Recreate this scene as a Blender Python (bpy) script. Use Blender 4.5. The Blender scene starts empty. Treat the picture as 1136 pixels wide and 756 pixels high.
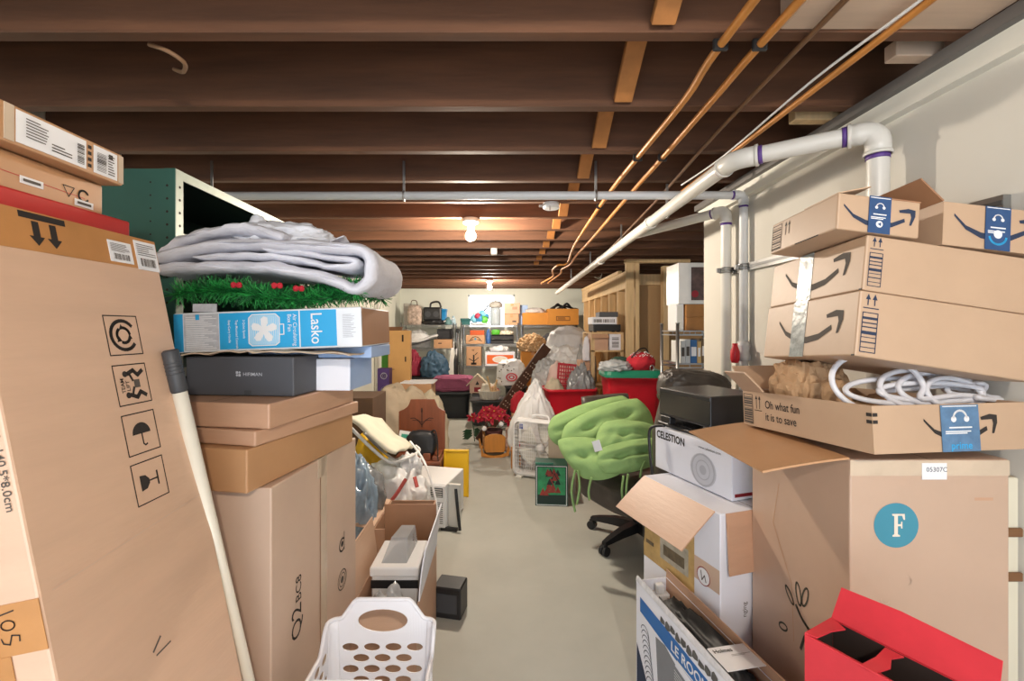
import bpy, bmesh, math, random
from mathutils import Vector, Matrix, Euler, noise

C = bpy.context.scene.collection
SC = bpy.context.scene
PI = math.pi
R = math.radians
random.seed(7)

# ------------------------------------------------------------------ camera, world, exposure
CAM_Z, FOC, VX, VY = 1.4, 505.0, 556.0, 365.0
cd = bpy.data.cameras.new('camera'); cam = bpy.data.objects.new('camera', cd); C.objects.link(cam)
cam.location = (0, 0, CAM_Z); cam.rotation_euler = (PI/2, 0, 0)
cd.sensor_width = 36; cd.lens = 36*FOC/1136
cd.shift_x = (568-VX)/1136; cd.shift_y = (VY-378)/1136
cd.clip_start = .02; cd.clip_end = 60
SC.camera = cam
SC.view_settings.view_transform = 'Standard'; SC.view_settings.look = 'None'
SC.view_settings.gamma = 1; SC.view_settings.use_curve_mapping = False
SC.view_settings.exposure = 0.0
wd = bpy.data.worlds.new('world'); SC.world = wd; wd.use_nodes = True
bg = wd.node_tree.nodes['Background']
bg.inputs[0].default_value = (.81, .90, 1.0, 1); bg.inputs[1].default_value = 3.4
BULB_WATTS = (108, 110, 84)       # the room's middle and far bulbs, then an added fill behind the camera

def P(px, py, d):
    return Vector(((px-VX)*d/FOC, d, CAM_Z-(py-VY)*d/FOC))
def PX(px, d): return (px-VX)*d/FOC
def PZ(py, d): return CAM_Z-(py-VY)*d/FOC

# ------------------------------------------------------------------ materials
def lin(h):
    h = h.lstrip('#'); o = []
    for k in (0, 2, 4):
        c = int(h[k:k+2], 16)/255
        o.append(c/12.92 if c <= .04045 else ((c+.055)/1.055)**2.4)
    return o
MATS = {}
def mat(name, col, rough=.7, metal=0, var=.1, scale=5, stretch=(1, 1, 1), bump=.0, bscale=80,
        emit=0, trans=0, alpha=1, spec=.5, rnd=0, coat=0):
    if name in MATS: return MATS[name]
    m = bpy.data.materials.new(name); MATS[name] = m; m.use_nodes = True
    nt = m.node_tree; N = nt.nodes; L = nt.links; b = N['Principled BSDF']
    c = lin(col)
    b.inputs['Roughness'].default_value = rough; b.inputs['Metallic'].default_value = metal
    b.inputs['Specular IOR Level'].default_value = spec
    if coat: b.inputs['Coat Weight'].default_value = coat; b.inputs['Coat Roughness'].default_value = .15
    tc = N.new('ShaderNodeTexCoord'); mp = N.new('ShaderNodeMapping'); mp.inputs['Scale'].default_value = stretch
    L.new(tc.outputs['Object'], mp.inputs['Vector'])
    nz = N.new('ShaderNodeTexNoise'); nz.inputs['Scale'].default_value = scale; nz.inputs['Detail'].default_value = 5
    nz.inputs['Roughness'].default_value = .6
    L.new(mp.outputs[0], nz.inputs['Vector'])
    mx = N.new('ShaderNodeMix'); mx.data_type = 'RGBA'
    rp = N.new('ShaderNodeMapRange'); rp.inputs[1].default_value = .3; rp.inputs[2].default_value = .7
    L.new(nz.outputs['Fac'], rp.inputs[0]); L.new(rp.outputs[0], mx.inputs[0])
    mx.inputs[6].default_value = [max(0, x*(1-var)) for x in c]+[1]
    mx.inputs[7].default_value = [min(1, x*(1+var)) for x in c]+[1]
    out = mx.outputs[2]
    if rnd:
        oi = N.new('ShaderNodeObjectInfo'); hv = N.new('ShaderNodeHueSaturation')
        mr = N.new('ShaderNodeMapRange'); mr.inputs[3].default_value = 1-rnd; mr.inputs[4].default_value = 1+rnd
        L.new(oi.outputs['Random'], mr.inputs[0]); L.new(mr.outputs[0], hv.inputs['Value']); L.new(out, hv.inputs['Color'])
        out = hv.outputs[0]
    L.new(out, b.inputs['Base Color'])
    if bump:
        n2 = N.new('ShaderNodeTexNoise'); n2.inputs['Scale'].default_value = bscale; n2.inputs['Detail'].default_value = 3
        L.new(mp.outputs[0], n2.inputs['Vector'])
        bp = N.new('ShaderNodeBump'); bp.inputs['Strength'].default_value = bump; bp.inputs['Distance'].default_value = .004
        L.new(n2.outputs['Fac'], bp.inputs['Height']); L.new(bp.outputs[0], b.inputs['Normal'])
    if emit:
        b.inputs['Emission Color'].default_value = c+[1]; b.inputs['Emission Strength'].default_value = emit
    if trans: b.inputs['Transmission Weight'].default_value = trans
    if alpha < 1: b.inputs['Alpha'].default_value = alpha
    return m

card = mat('kraft_card', '#c0977a', .5, spec=.9, var=.07, scale=3, stretch=(1, 1, 6), bump=.12, bscale=25)
card2 = mat('pale_kraft_card', '#d0ad92', .5, spec=.9, var=.06, scale=3, stretch=(1, 1, 6), bump=.12, bscale=25)
cardw = mat('light_tan_kraft_card', '#b99a7e', .5, spec=.9, var=.06, scale=4, bump=.12, bscale=25)
cardf = mat('pinkish_kraft_card', '#bea18b', .5, spec=.9, var=.05, scale=4, bump=.1, bscale=25)
cardo = mat('tan_kraft_card', '#ba8c62', .5, spec=.9, var=.08, scale=4, bump=.12, bscale=25)
cardd = mat('brown_card', '#9c7050', .5, spec=.8, var=.1, scale=4, bump=.1, bscale=25)
cardpk = mat('greyish_kraft_card', '#cbb09b', .5, spec=.9, var=.06, scale=3, bump=.1, bscale=25)
ink = mat('dark_ink', '#2b2522', .8, var=.1)
inkg = mat('grey_ink', '#57504a', .8, var=.1)
inkblue = mat('navy_ink', '#22304a', .7, var=.1)
paper = mat('white_paper', '#e4e4e6', .7, var=.05)
paperg = mat('printed_paper', '#b9bbc2', .7, var=.15, scale=60)
tape_b = mat('brown_tape', '#b88350', .35, var=.12, scale=9)
tape_c = mat('clear_tape', '#c9b6a0', .2, var=.1, scale=9)
tape_s = mat('silvery_tape', '#8b9290', .3, var=.35, scale=30, bump=.4, bscale=50)
tape_n = mat('blue_tape', '#274a78', .4, var=.15, scale=20)
tape_n2 = mat('faded_blue_tape', '#56789a', .4, var=.2, scale=30, bump=.3, bscale=60)
cyan = mat('cyan_ink', '#2ba3dc', .5, var=.05)
joistm = mat('dark_stained_wood', '#62402b', .7, var=.3, scale=3, stretch=(.6, 6, 6), bump=.15, bscale=20, rnd=.1)
bridgem = mat('orange_pine', '#a9703c', .7, var=.2, scale=6, stretch=(2, 2, .4))
pine = mat('pale_pine', '#c9ab80', .7, var=.16, scale=5, stretch=(5, 5, .5), bump=.1, bscale=30)
pinec = mat('light_pine', '#c9b09a', .7, var=.12, scale=4, stretch=(.5, 4, 4))
concrete = mat('concrete', '#b1b1a8', .75, var=.09, scale=1.6, bump=.15, bscale=30)
wallm = mat('cream_paint', '#d3cfc6', .8, var=.03, scale=2, bump=.05, bscale=60)
wallb = mat('white_block_paint', '#e2e4d8', .8, var=.04, scale=1.5, bump=.15, bscale=12)
sillm = mat('grey_sill', '#6e6a67', .6, var=.12, scale=5)
pvc = mat('white_pvc', '#dcdad4', .35, var=.03)
pvcg = mat('grey_white_pvc', '#d0d3d6', .4, var=.05)
purple = mat('purple_primer', '#5d3f8c', .5, var=.3, scale=40)
copper = mat('copper_pipe', '#c98640', .42, .15, var=.15, scale=9)
steel = mat('steel', '#a5a6a6', .35, .9, var=.1)
dsteel = mat('dull_steel', '#77797a', .5, .7, var=.15)
blackp = mat('black_plastic', '#1c1c1e', .45, var=.2, scale=10)
greyp = mat('dark_grey_plastic', '#3d3f43', .5, var=.1)
whitep = mat('white_plastic', '#e3e3e3', .4, var=.03)
offw = mat('off_white_plastic', '#d5d3cb', .5, var=.05)
dred = mat('dark_red', '#8e1a26', .6, var=.2)
red = mat('red_plastic', '#c51a2c', .4, var=.08)
redc = mat('red_card', '#cf3540', .45, var=.12, scale=7)
redf = mat('red_fabric', '#b3202f', .85, var=.15, scale=20, bump=.2)
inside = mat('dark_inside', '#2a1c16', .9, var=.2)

# ------------------------------------------------------------------ mesh builder
_TXT = {}
def text_mesh(s, bold):
    k = (s, bold)
    if k in _TXT: return _TXT[k]
    cu = bpy.data.curves.new('t', 'FONT'); cu.body = s; cu.size = 1; cu.offset = bold; cu.resolution_u = 3
    ob = bpy.data.objects.new('t', cu); C.objects.link(ob)
    dg = bpy.context.evaluated_depsgraph_get(); dg.update()
    me = ob.evaluated_get(dg).to_mesh()
    vs = [(v.co.x/.69, v.co.y/.69) for v in me.vertices]; fs = [list(p.vertices) for p in me.polygons]
    ob.evaluated_get(dg).to_mesh_clear()
    bpy.data.objects.remove(ob); bpy.data.curves.remove(cu)
    _TXT[k] = (vs, fs); return _TXT[k]

def smooth_path(pts, n=6, closed=False):
    pts = [Vector(p) for p in pts]; out = []; m = len(pts)
    def g(i): return pts[i % m] if closed else pts[max(0, min(m-1, i))]
    for i in range(m if closed else m-1):
        a, b, c, d = g(i-1), g(i), g(i+1), g(i+2)
        for k in range(n):
            t = k/n
            out.append(.5*((2*b)+(c-a)*t+(2*a-5*b+4*c-d)*t*t+(3*b-a-3*c+d)*t**3))
    if not closed: out.append(pts[-1])
    return out

class MB:
    def __init__(s): s.v = []; s.f = []; s.m = []; s.sm = []
    def add(s, vs, fs, mi=0, smooth=False, M=None):
        b = len(s.v)
        for v in vs:
            v = Vector(v); s.v.append(M @ v if M is not None else v)
        for f in fs: s.f.append([b+i for i in f]); s.m.append(mi); s.sm.append(smooth)
        return s
    def box(s, x0, x1, y0, y1, z0, z1, mi=0, M=None, bev=0, seg=1):
        if bev:
            bm = bmesh.new(); bmesh.ops.create_cube(bm, size=1)
            for v in bm.verts: v.co = ((x0+x1)/2+v.co.x*(x1-x0), (y0+y1)/2+v.co.y*(y1-y0), (z0+z1)/2+v.co.z*(z1-z0))
            bmesh.ops.bevel(bm, geom=bm.edges[:], offset=bev, segments=seg, affect='EDGES', profile=.5)
            bm.verts.index_update()
            s.add([v.co.copy() for v in bm.verts], [[v.index for v in f.verts] for f in bm.faces], mi, False, M); bm.free(); return s
        vs = [(x, y, z) for z in (z0, z1) for y in (y0, y1) for x in (x0, x1)]
        return s.add(vs, [(0, 2, 3, 1), (4, 5, 7, 6), (0, 1, 5, 4), (2, 6, 7, 3), (0, 4, 6, 2), (1, 3, 7, 5)], mi, False, M)
    def beam(s, p0, p1, w, h, mi=0, up=(0, 0, 1), bev=0):
        p0 = Vector(p0); p1 = Vector(p1); z = (p1-p0); L = z.length; z.normalize()
        x = z.cross(Vector(up))
        if x.length < 1e-4: x = z.cross(Vector((1, 0, 0)))
        x.normalize(); y = x.cross(z)
        M = Matrix(((x.x, y.x, z.x, p0.x), (x.y, y.y, z.y, p0.y), (x.z, y.z, z.z, p0.z), (0, 0, 0, 1)))
        return s.box(-w/2, w/2, -h/2, h/2, 0, L, mi, M, bev)
    def tube(s, pts, r, n=8, mi=0, smooth=True, closed=False, flat=1):
        pts = [Vector(p) for p in pts]; m = len(pts); rs = r if isinstance(r, (list, tuple)) else [r]*m
        vs = []; T = []
        for i in range(m):
            a = pts[i-1] if (closed or i > 0) else pts[i]; b = pts[(i+1) % m] if (closed or i < m-1) else pts[i]
            t = b-a; T.append(t.normalized() if t.length > 1e-9 else Vector((0, 0, 1)))
        u = T[0].orthogonal().normalized()
        for i in range(m):
            u = u-T[i]*u.dot(T[i])
            u = u.normalized() if u.length > 1e-6 else T[i].orthogonal().normalized()
            w = T[i].cross(u)
            for k in range(n):
                a = 2*PI*k/n; vs.append(pts[i]+(u*math.cos(a)+w*math.sin(a)*flat)*rs[i])
        fs = []
        for i in range(m if closed else m-1):
            j = (i+1) % m
            for k in range(n): fs.append((i*n+k, i*n+(k+1) % n, j*n+(k+1) % n, j*n+k))
        s.add(vs, fs, mi, smooth)
        if not closed:
            b = len(s.v)-m*n
            s.f.append([b+k for k in range(n)][::-1]); s.f.append([b+(m-1)*n+k for k in range(n)])
            s.m += [mi, mi]; s.sm += [False, False]
        return s
    def lathe(s, prof, n=20, mi=0, M=None, smooth=True, sx=1, sy=1):
        vs = [(r*math.cos(2*PI*k/n)*sx, r*math.sin(2*PI*k/n)*sy, z) for r, z in prof for k in range(n)]
        fs = [(i*n+k, i*n+(k+1) % n, (i+1)*n+(k+1) % n, (i+1)*n+k) for i in range(len(prof)-1) for k in range(n)]
        s.add(vs, fs, mi, smooth, M)
        b = len(s.v)-len(vs)
        s.f.append([b+k for k in range(n)][::-1]); s.f.append([b+(len(prof)-1)*n+k for k in range(n)])
        s.m += [mi, mi]; s.sm += [False, False]; return s
    def loft(s, rings, mi=0, smooth=True, caps=True, closed=True):
        n = len(rings[0]); vs = [p for r in rings for p in r]
        fs = [(i*n+k, i*n+(k+1) % n, (i+1)*n+(k+1) % n, (i+1)*n+k) for i in range(len(rings)-1) for k in range(n if closed else n-1)]
        b = len(s.v); s.add(vs, fs, mi, smooth)
        if caps:
            s.f.append([b+k for k in range(n)][::-1]); s.f.append([b+(len(rings)-1)*n+k for k in range(n)])
            s.m += [mi, mi]; s.sm += [False, False]
        return s
    def prism(s, pts, fr, t, mi=0):
        n = len(pts); vs = [fr @ Vector((x, y, 0)) for x, y in pts]+[fr @ Vector((x, y, t)) for x, y in pts]
        fs = [list(range(n))[::-1], list(range(n, 2*n))]+[(i, (i+1) % n, n+(i+1) % n, n+i) for i in range(n)]
        return s.add(vs, fs, mi)
    # flat prints on a face frame
    def poly(s, fr, pts, mi, off=.0008): return s.add([fr @ Vector((x, y, off)) for x, y in pts], [list(range(len(pts)))], mi)
    def rect(s, fr, x0, y0, x1, y1, mi, off=.0008): return s.poly(fr, [(x0, y0), (x1, y0), (x1, y1), (x0, y1)], mi, off)
    def disc(s, fr, cx, cy, r, mi, off=.0008, ry=None, n=24):
        ry = ry or r; return s.poly(fr, [(cx+r*math.cos(2*PI*k/n), cy+ry*math.sin(2*PI*k/n)) for k in range(n)], mi, off)
    def stroke(s, fr, pts, w, mi, off=.0008, closed=False):
        q = list(pts)+([pts[0]] if closed else [])
        for (a, b), (c, d) in zip(q[:-1], q[1:]):
            dx, dy = c-a, d-b; L = math.hypot(dx, dy)
            if L < 1e-6: continue
            nx, ny = -dy/L*w/2, dx/L*w/2; ex, ey = dx/L*w*.3, dy/L*w*.3
            s.poly(fr, [(a-ex-nx, b-ey-ny), (c+ex-nx, d+ey-ny), (c+ex+nx, d+ey+ny), (a-ex+nx, b-ey+ny)], mi, off)
        return s
    def frame(s, fr, x0, y0, x1, y1, w, mi, off=.0008): return s.stroke(fr, [(x0, y0), (x1, y0), (x1, y1), (x0, y1)], w, mi, off, True)
    def ring(s, fr, cx, cy, r, w, mi, off=.0008, a0=0, a1=360, n=24, ry=None):
        ry = ry or r
        return s.stroke(fr, [(cx+r*math.cos(R(a0+(a1-a0)*k/n)), cy+ry*math.sin(R(a0+(a1-a0)*k/n))) for k in range(n+1)], w, mi, off)
    def text(s, fr, t, x, y, h, mi, rot=0, bold=.0, off=.0012, sx=1, align='L'):
        vs, fs = text_mesh(t, bold)
        w = max(v[0] for v in vs)*h*sx
        ox = {'L': 0, 'C': -w/2, 'R': -w}[align]; ca, sa = math.cos(R(rot)), math.sin(R(rot))
        out = []
        for a, b in vs:
            a = a*h*sx+ox; b = b*h
            out.append(fr @ Vector((x+a*ca-b*sa, y+a*sa+b*ca, off)))
        return s.add(out, fs, mi)
    def lines(s, fr, x0, y0, x1, y1, n, mi, fill=.45, seed=0, off=.0012, vert=False):
        rr = random.Random(seed)
        for k in range(n):
            if vert:
                a = x0+(x1-x0)*k/n; b = a+(x1-x0)/n*fill
                s.rect(fr, a, y0+(y1-y0)*rr.uniform(0, .3), b, y1, mi, off)
            else:
                a = y0+(y1-y0)*k/n; b = a+(y1-y0)/n*fill
                s.rect(fr, x0, a, x0+(x1-x0)*rr.uniform(.6, 1), b, mi, off)
        return s
    def barcode(s, fr, x0, y0, x1, y1, mi, n=18, seed=0, horiz=False, off=.0012):
        rr = random.Random(seed)
        for k in range(n):
            if horiz:
                a = y0+(y1-y0)*k/n; s.rect(fr, x0, a, x1, a+(y1-y0)/n*rr.uniform(.2, .8), mi, off)
            else:
                a = x0+(x1-x0)*k/n; s.rect(fr, a, y0, a+(x1-x0)/n*rr.uniform(.2, .8), y1, mi, off)
        return s
    def grid(s, fn, nu, nv, mi=0, smooth=True, thick=0, closed_u=False):
        vs = [Vector(fn(i/nu, j/nv)) for j in range(nv+1) for i in range(nu+1)]; w = nu+1
        fs = [(j*w+i, j*w+i+1, (j+1)*w+i+1, (j+1)*w+i) for j in range(nv) for i in range(nu)]
        if not thick: return s.add(vs, fs, mi, smooth)
        bm = bmesh.new(); bv = [bm.verts.new(v) for v in vs]
        for f in fs: bm.faces.new([bv[i] for i in f])
        bm.normal_update(); nn = [v.normal.copy() for v in bv]; bm.free()
        k = len(vs); vs2 = vs+[v-n*thick for v, n in zip(vs, nn)]
        fs2 = fs+[tuple(k+i for i in f[::-1]) for f in fs]
        edge = list(range(w))+[j*w+nu for j in range(1, nv+1)]+[nv*w+i for i in range(nu-1, -1, -1)]+[j*w for j in range(nv-1, 0, -1)]
        fs2 += [(edge[i], k+edge[i], k+edge[(i+1) % len(edge)], edge[(i+1) % len(edge)]) for i in range(len(edge))]
        return s.add(vs2, fs2, mi, smooth)
    def lump(s, c, size, seed=0, amp=.12, freq=2.2, ridge=.1, rf=3.5, sub=4, mi=0, flat=.35, M=None, smooth=True, sq=1.0, vfold=1.0, top=None):
        """a wrinkled sack or heap: base centre c, full size; flat = share of the sphere cut off at the bottom"""
        bm = bmesh.new(); bmesh.ops.create_icosphere(bm, subdivisions=sub, radius=1)
        so = Vector((seed*7.31, seed*3.17, seed*5.71)); vs = []
        for v in bm.verts:
            n = v.co.copy(); q = Vector((n.x, n.y, n.z*vfold))
            if sq != 1:
                n = Vector([math.copysign(abs(a)**sq, a) for a in n])
            r = 1+amp*noise.fractal(q*freq+so, .8, 2, 3)
            if ridge: r -= ridge*(abs(noise.noise(q*rf+so*1.7))*2-.4)+ridge*.5*(abs(noise.noise(q*rf*2.3+so*.7))*2-.4)
            n *= r
            if n.z < -flat: n.z = -flat-(n.z+flat)*.02
            if top and n.z > 0: n = top(n)
            vs.append(Vector((n.x*size[0]/2, n.y*size[1]/2, (n.z+flat)*size[2]/(1+flat))))
        bm.verts.index_update()
        TM = Matrix.Translation(Vector(c)) @ (M if M is not None else Matrix())
        s.add(vs, [[v.index for v in f.verts] for f in bm.faces], mi, smooth, TM); bm.free(); return s
    def mesh(s, name, mats):
        me = bpy.data.meshes.new(name); me.from_pydata([tuple(v) for v in s.v], [], s.f)
        for m in mats: me.materials.append(m)
        me.polygons.foreach_set('material_index', s.m); me.polygons.foreach_set('use_smooth', s.sm); me.update()
        return me
    def build(s, name, mats, parent=None, loc=None, rot=None):
        if not isinstance(mats, (list, tuple)): mats = [mats]
        o = bpy.data.objects.new(name, s.mesh(name, mats)); C.objects.link(o)
        if parent: o.parent = parent
        if loc is not None: o.location = loc
        if rot is not None: o.rotation_euler = rot
        return o

def tag(o, label, cat, group=None, kind=None):
    o['label'] = label; o['category'] = cat
    if group: o['group'] = group
    if kind: o['kind'] = kind
    return o
def thing(name, label, cat, loc=(0, 0, 0), rotz=0, group=None, rot=None):
    o = bpy.data.objects.new(name, None); C.objects.link(o); o.empty_display_size = .05
    o.location = loc; o.rotation_euler = rot if rot is not None else (0, 0, rotz)
    return tag(o, label, cat, group)
def solo(name, label, cat, mb, mats, loc=(0, 0, 0), rot=(0, 0, 0), group=None, kind=None):
    return tag(mb.build(name, mats, None, loc, rot), label, cat, group, kind)
def struct(name, mb, m):
    o = mb.build(name, m); o['kind'] = 'structure'; return o
def dup(root, loc=None, rotz=None, label=None):
    r = root.copy(); C.objects.link(r)
    if loc is not None: r.location = loc
    if rotz is not None: r.rotation_euler = (0, 0, rotz)
    if label: r['label'] = label
    for ch in list(root.children):
        c = ch.copy(); C.objects.link(c); c.parent = r
        for g in ch.children:
            d = g.copy(); C.objects.link(d); d.parent = c
    return r
def frm(o, u, v):
    o, u, v = Vector(o), Vector(u).normalized(), Vector(v).normalized(); n = u.cross(v)
    return Matrix(((u.x, v.x, n.x, o.x), (u.y, v.y, n.y, o.y), (u.z, v.z, n.z, o.z), (0, 0, 0, 1)))

class Box:
    """a cardboard carton: an Empty at its base, a body with its printing, tape, labels and flaps as parts.
    at = world position of one bottom corner named by anchor ('nr' near right, 'nl' near left, 'c' centre)."""
    def __init__(s, label, at, W, D, H, rz=0, m=card, anchor='nr', rot=None, name='cardboard_box', cat='box', group=None,
                 open_=False, t=.005, seam='y', tape=None, bev=.004, seams=True):
        s.W, s.D, s.H, s.t = W, D, H, t; s.m = m
        a = {'nr': (W/2, -D/2, 0), 'nl': (-W/2, -D/2, 0), 'c': (0, 0, 0), 'fr': (W/2, D/2, 0)}[anchor]
        e = Euler(rot if rot is not None else (0, 0, R(rz)))
        s.root = thing(name, label, cat, Vector(at)-e.to_matrix() @ Vector(a), group=group, rot=e)
        s.mb = MB(); s.mats = [m]; s.open = open_
        if open_:
            b = s.mb
            b.box(-W/2, W/2, -D/2, -D/2+t, 0, H); b.box(-W/2, W/2, D/2-t, D/2, 0, H)
            b.box(-W/2, -W/2+t, -D/2+t, D/2-t, 0, H); b.box(W/2-t, W/2, -D/2+t, D/2-t, 0, H)
            b.box(-W/2+t, W/2-t, -D/2+t, D/2-t, 0, t)
        else:
            s.mb.box(-W/2, W/2, -D/2, D/2, 0, H, bev=min(bev, H*.2), seg=2)
            if seams:
                i = s.mi(inkg); T = s.fr('top')
                if seam == 'y': s.mb.rect(T, W/2-.0012, .004, W/2+.0012, D-.004, i)
                else: s.mb.rect(T, .004, D/2-.0012, W-.004, D/2+.0012, i)
        if tape: s.tape_top(tape, seam)
    def mi(s, m):
        if m not in s.mats: s.mats.append(m)
        return s.mats.index(m)
    def fr(s, side):
        W, D, H = s.W, s.D, s.H
        return {'front': frm((-W/2, -D/2, 0), (1, 0, 0), (0, 0, 1)), 'right': frm((W/2, -D/2, 0), (0, 1, 0), (0, 0, 1)),
                'left': frm((-W/2, D/2, 0), (0, -1, 0), (0, 0, 1)), 'back': frm((W/2, D/2, 0), (-1, 0, 0), (0, 0, 1)),
                'top': frm((-W/2, -D/2, H), (1, 0, 0), (0, 1, 0))}[side]
    def part(s, name, fn, mats, label=None):
        b = MB(); fn(b); o = b.build(name, mats, s.root)
        if label: o['label'] = label
        return o
    def tape_top(s, m, seam='y', w=.05, drop=.06):
        b = MB(); W, D, H = s.W, s.D, s.H; e = .0012
        if seam == 'y':
            b.box(-w/2, w/2, -D/2-e, D/2+e, H, H+e); b.box(-w/2, w/2, -D/2-e, -D/2, H-drop, H); b.box(-w/2, w/2, D/2, D/2+e, H-drop, H)
        else:
            b.box(-W/2-e, W/2+e, -w/2, w/2, H, H+e); b.box(-W/2-e, -W/2, -w/2, w/2, H-drop, H); b.box(W/2, W/2+e, -w/2, w/2, H-drop, H)
        b.build('tape', m, s.root)
    def strip(s, side, x0, y0, x1, y1, m, name='tape', label=None, off=.0004, prints=None):
        """a stuck-on strip or label, a part of its own"""
        F = s.fr(side); b = MB(); mats = [m]
        b.prism([(x0, y0), (x1, y0), (x1, y1), (x0, y1)], F @ Matrix.Translation((0, 0, off)), .0008)
        if prints: prints(b, F @ Matrix.Translation((0, 0, off+.0008)), mats)
        o = b.build(name, mats, s.root)
        if label: o['label'] = label
        return o
    def flap(s, side, L, ang, m=None, x0=0, x1=None, taper=.0, curl=0, label=None):
        """flap hinged on the top edge; ang 0 = straight up, 90 = level outwards, 180 = hanging down"""
        F = s.fr(side); W = (s.W if side in ('front', 'back') else s.D); x1 = W if x1 is None else x1
        b = MB(); n = 8; t = s.t
        def fn(u, v):
            a = R(ang+curl*v); l = L*v; aa = R(ang+curl*v*.5)
            x = x0+(x1-x0)*u; x += (.5-u)*2*taper*v
            return F @ Vector((x, s.H+l*math.cos(aa), l*math.sin(aa)+.0015))
        b.grid(fn, 4, n if curl else 1, 0, False, thick=t)
        o = b.build('flap', m or s.m, s.root)
        if label: o['label'] = label
        return o
    def done(s):
        s.mb.build('box_body', s.mats, s.root); return s
# ------------------------------------------------------------------ the room
ZJ = 2.18; ZT = 2.415; XL = -2.0; XR = 1.29; XF = 2.7; YB = 9.0; Y0 = -1.6; YE = 2.9
struct('floor', MB().box(XL-.15, XF+.15, Y0, YB+.2, -.12, 0), [concrete])
struct('ceiling', MB().box(XL-.15, XF+.15, Y0, YB+.2, ZT, ZT+.04), [mat('plank_subfloor', '#6e4a35', .8, var=.25, scale=3, stretch=(6, .5, 1))])
struct('wall_left', MB().box(XL-.15, XL, Y0, YB+.2, 0, ZT), [wallb])
WX0, WX1, WZ0, WZ1 = -.66, .27, 1.42, 2.077
b = MB(); b.box(XL, XF, YB, YB+.2, 0, WZ0); b.box(XL, XF, YB, YB+.2, WZ1, ZT)
b.box(XL, WX0, YB, YB+.2, WZ0, WZ1); b.box(WX1, XF, YB, YB+.2, WZ0, WZ1)
struct('wall_back', b, [wallb])
b = MB(); b.box(XR, XR+.14, Y0, YE, 0, 2.145, bev=.004)
struct('wall_right', b, [wallm])
struct('wall_alcove', MB().box(XF, XF+.15, Y0, YB, 0, ZT), [wallb])
b = MB(); b.box(XR-.035, XR, Y0, YE, 2.085, 2.145); struct('trim_1', b, [mat('white_trim_paint', '#e4e2d8', .7, var=.03)])
b = MB(); b.box(XR-.06, XR+.14, Y0, YE, 2.145, ZJ); struct('trim_2', b, [sillm])
w = struct('window_1', MB().box(WX0, WX1, YB+.10, YB+.13, WZ0, WZ1), [mat('daylit_frosted_glass', '#f4f9ff', .3, emit=3.5, var=.02)])
b = MB()
for x0, x1, z0, z1 in ((WX0, WX0+.03, WZ0, WZ1), (WX1-.03, WX1, WZ0, WZ1), (WX0, WX1, WZ0, WZ0+.03), (WX0, WX1, WZ1-.03, WZ1)):
    b.box(x0, x1, YB+.07, YB+.10, z0, z1)
b.build('window_frame', whitep, w)

# ------------------------------------------------------------------ ceiling timber
ORD = ['nearest', 'second', 'third', 'fourth', 'fifth', 'sixth', 'seventh', 'eighth', 'ninth', 'tenth', 'eleventh', 'twelfth',
       'thirteenth', 'fourteenth', 'fifteenth', 'sixteenth', 'seventeenth', 'eighteenth', 'nineteenth', 'twentieth', 'twenty-first']
JY = [1.195+.4*k for k in range(20)]
rng = random.Random(3)
for k, y in enumerate([JY[0]-2.0, JY[0]-1.6, JY[0]-1.2, JY[0]-.8, JY[0]-.4]+JY):
    b = MB(); xe = XF if y > YE-.1 else XR+.3
    b.box(XL, xe, y, y+.042, ZJ+(0 if k else .0), ZT, bev=.003)
    if k < 5: lb = 'dark-stained wooden joist overhead, %s, outside the top of the photo' % ('farthest behind the viewer', 'well behind the viewer', 'just behind the viewer', 'right above the viewer', 'just in front of the viewer')[k]
    else: lb = 'dark-stained wooden ceiling joist across the room, %s counted from the camera' % ORD[k-5]
    solo('ceiling_joist', lb, 'joist', b, [joistm], group='exposed ceiling joists')
# cross bridging, one slanting strip per bay
for k in range(0, 12):
    y0 = (JY[k]-.4)+.042; y1 = JY[k]
    b = MB(); x = .418+.003*min(k, 4)
    b.beam((x, y1-.016, ZJ+.012), (x, y0+.02, ZT-.015), .024, .062, up=(1, 0, 0), bev=.002)
    if k < 8:
        for dx in (-.014, .014): b.box(x+dx-.003, x+dx+.003, y1-.046, y1-.040, ZJ+.022, ZJ+.03, 1)
    solo('bridging_strip', 'orange pine bridging strip slanting up in front of the %s ceiling joist' % ORD[k], 'bridging', b, [bridgem, blackp], group='bridging strips between the joists')
b = MB(); b.box(.73, 1.235, 1.07, 1.193, ZJ+.004, ZT-.005, bev=.003)
solo('timber_block', 'pale pine block fixed beside the nearest joist above the right wall', 'timber', b, [pinec])
b = MB(); b.box(1.13, 1.27, 1.30, 1.345, ZJ+.002, ZJ+.05, bev=.003)
solo('timber_block', 'short pale pine offcut on the wall top between the first two joists', 'timber', b, [pinec])
b = MB(); b.box(1.10, 1.27, 1.70, 1.745, ZJ+.002, ZJ+.05, bev=.003)
solo('timber_block', 'short yellow pine offcut on the wall top behind the second joist', 'timber', b, [pine])

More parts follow.
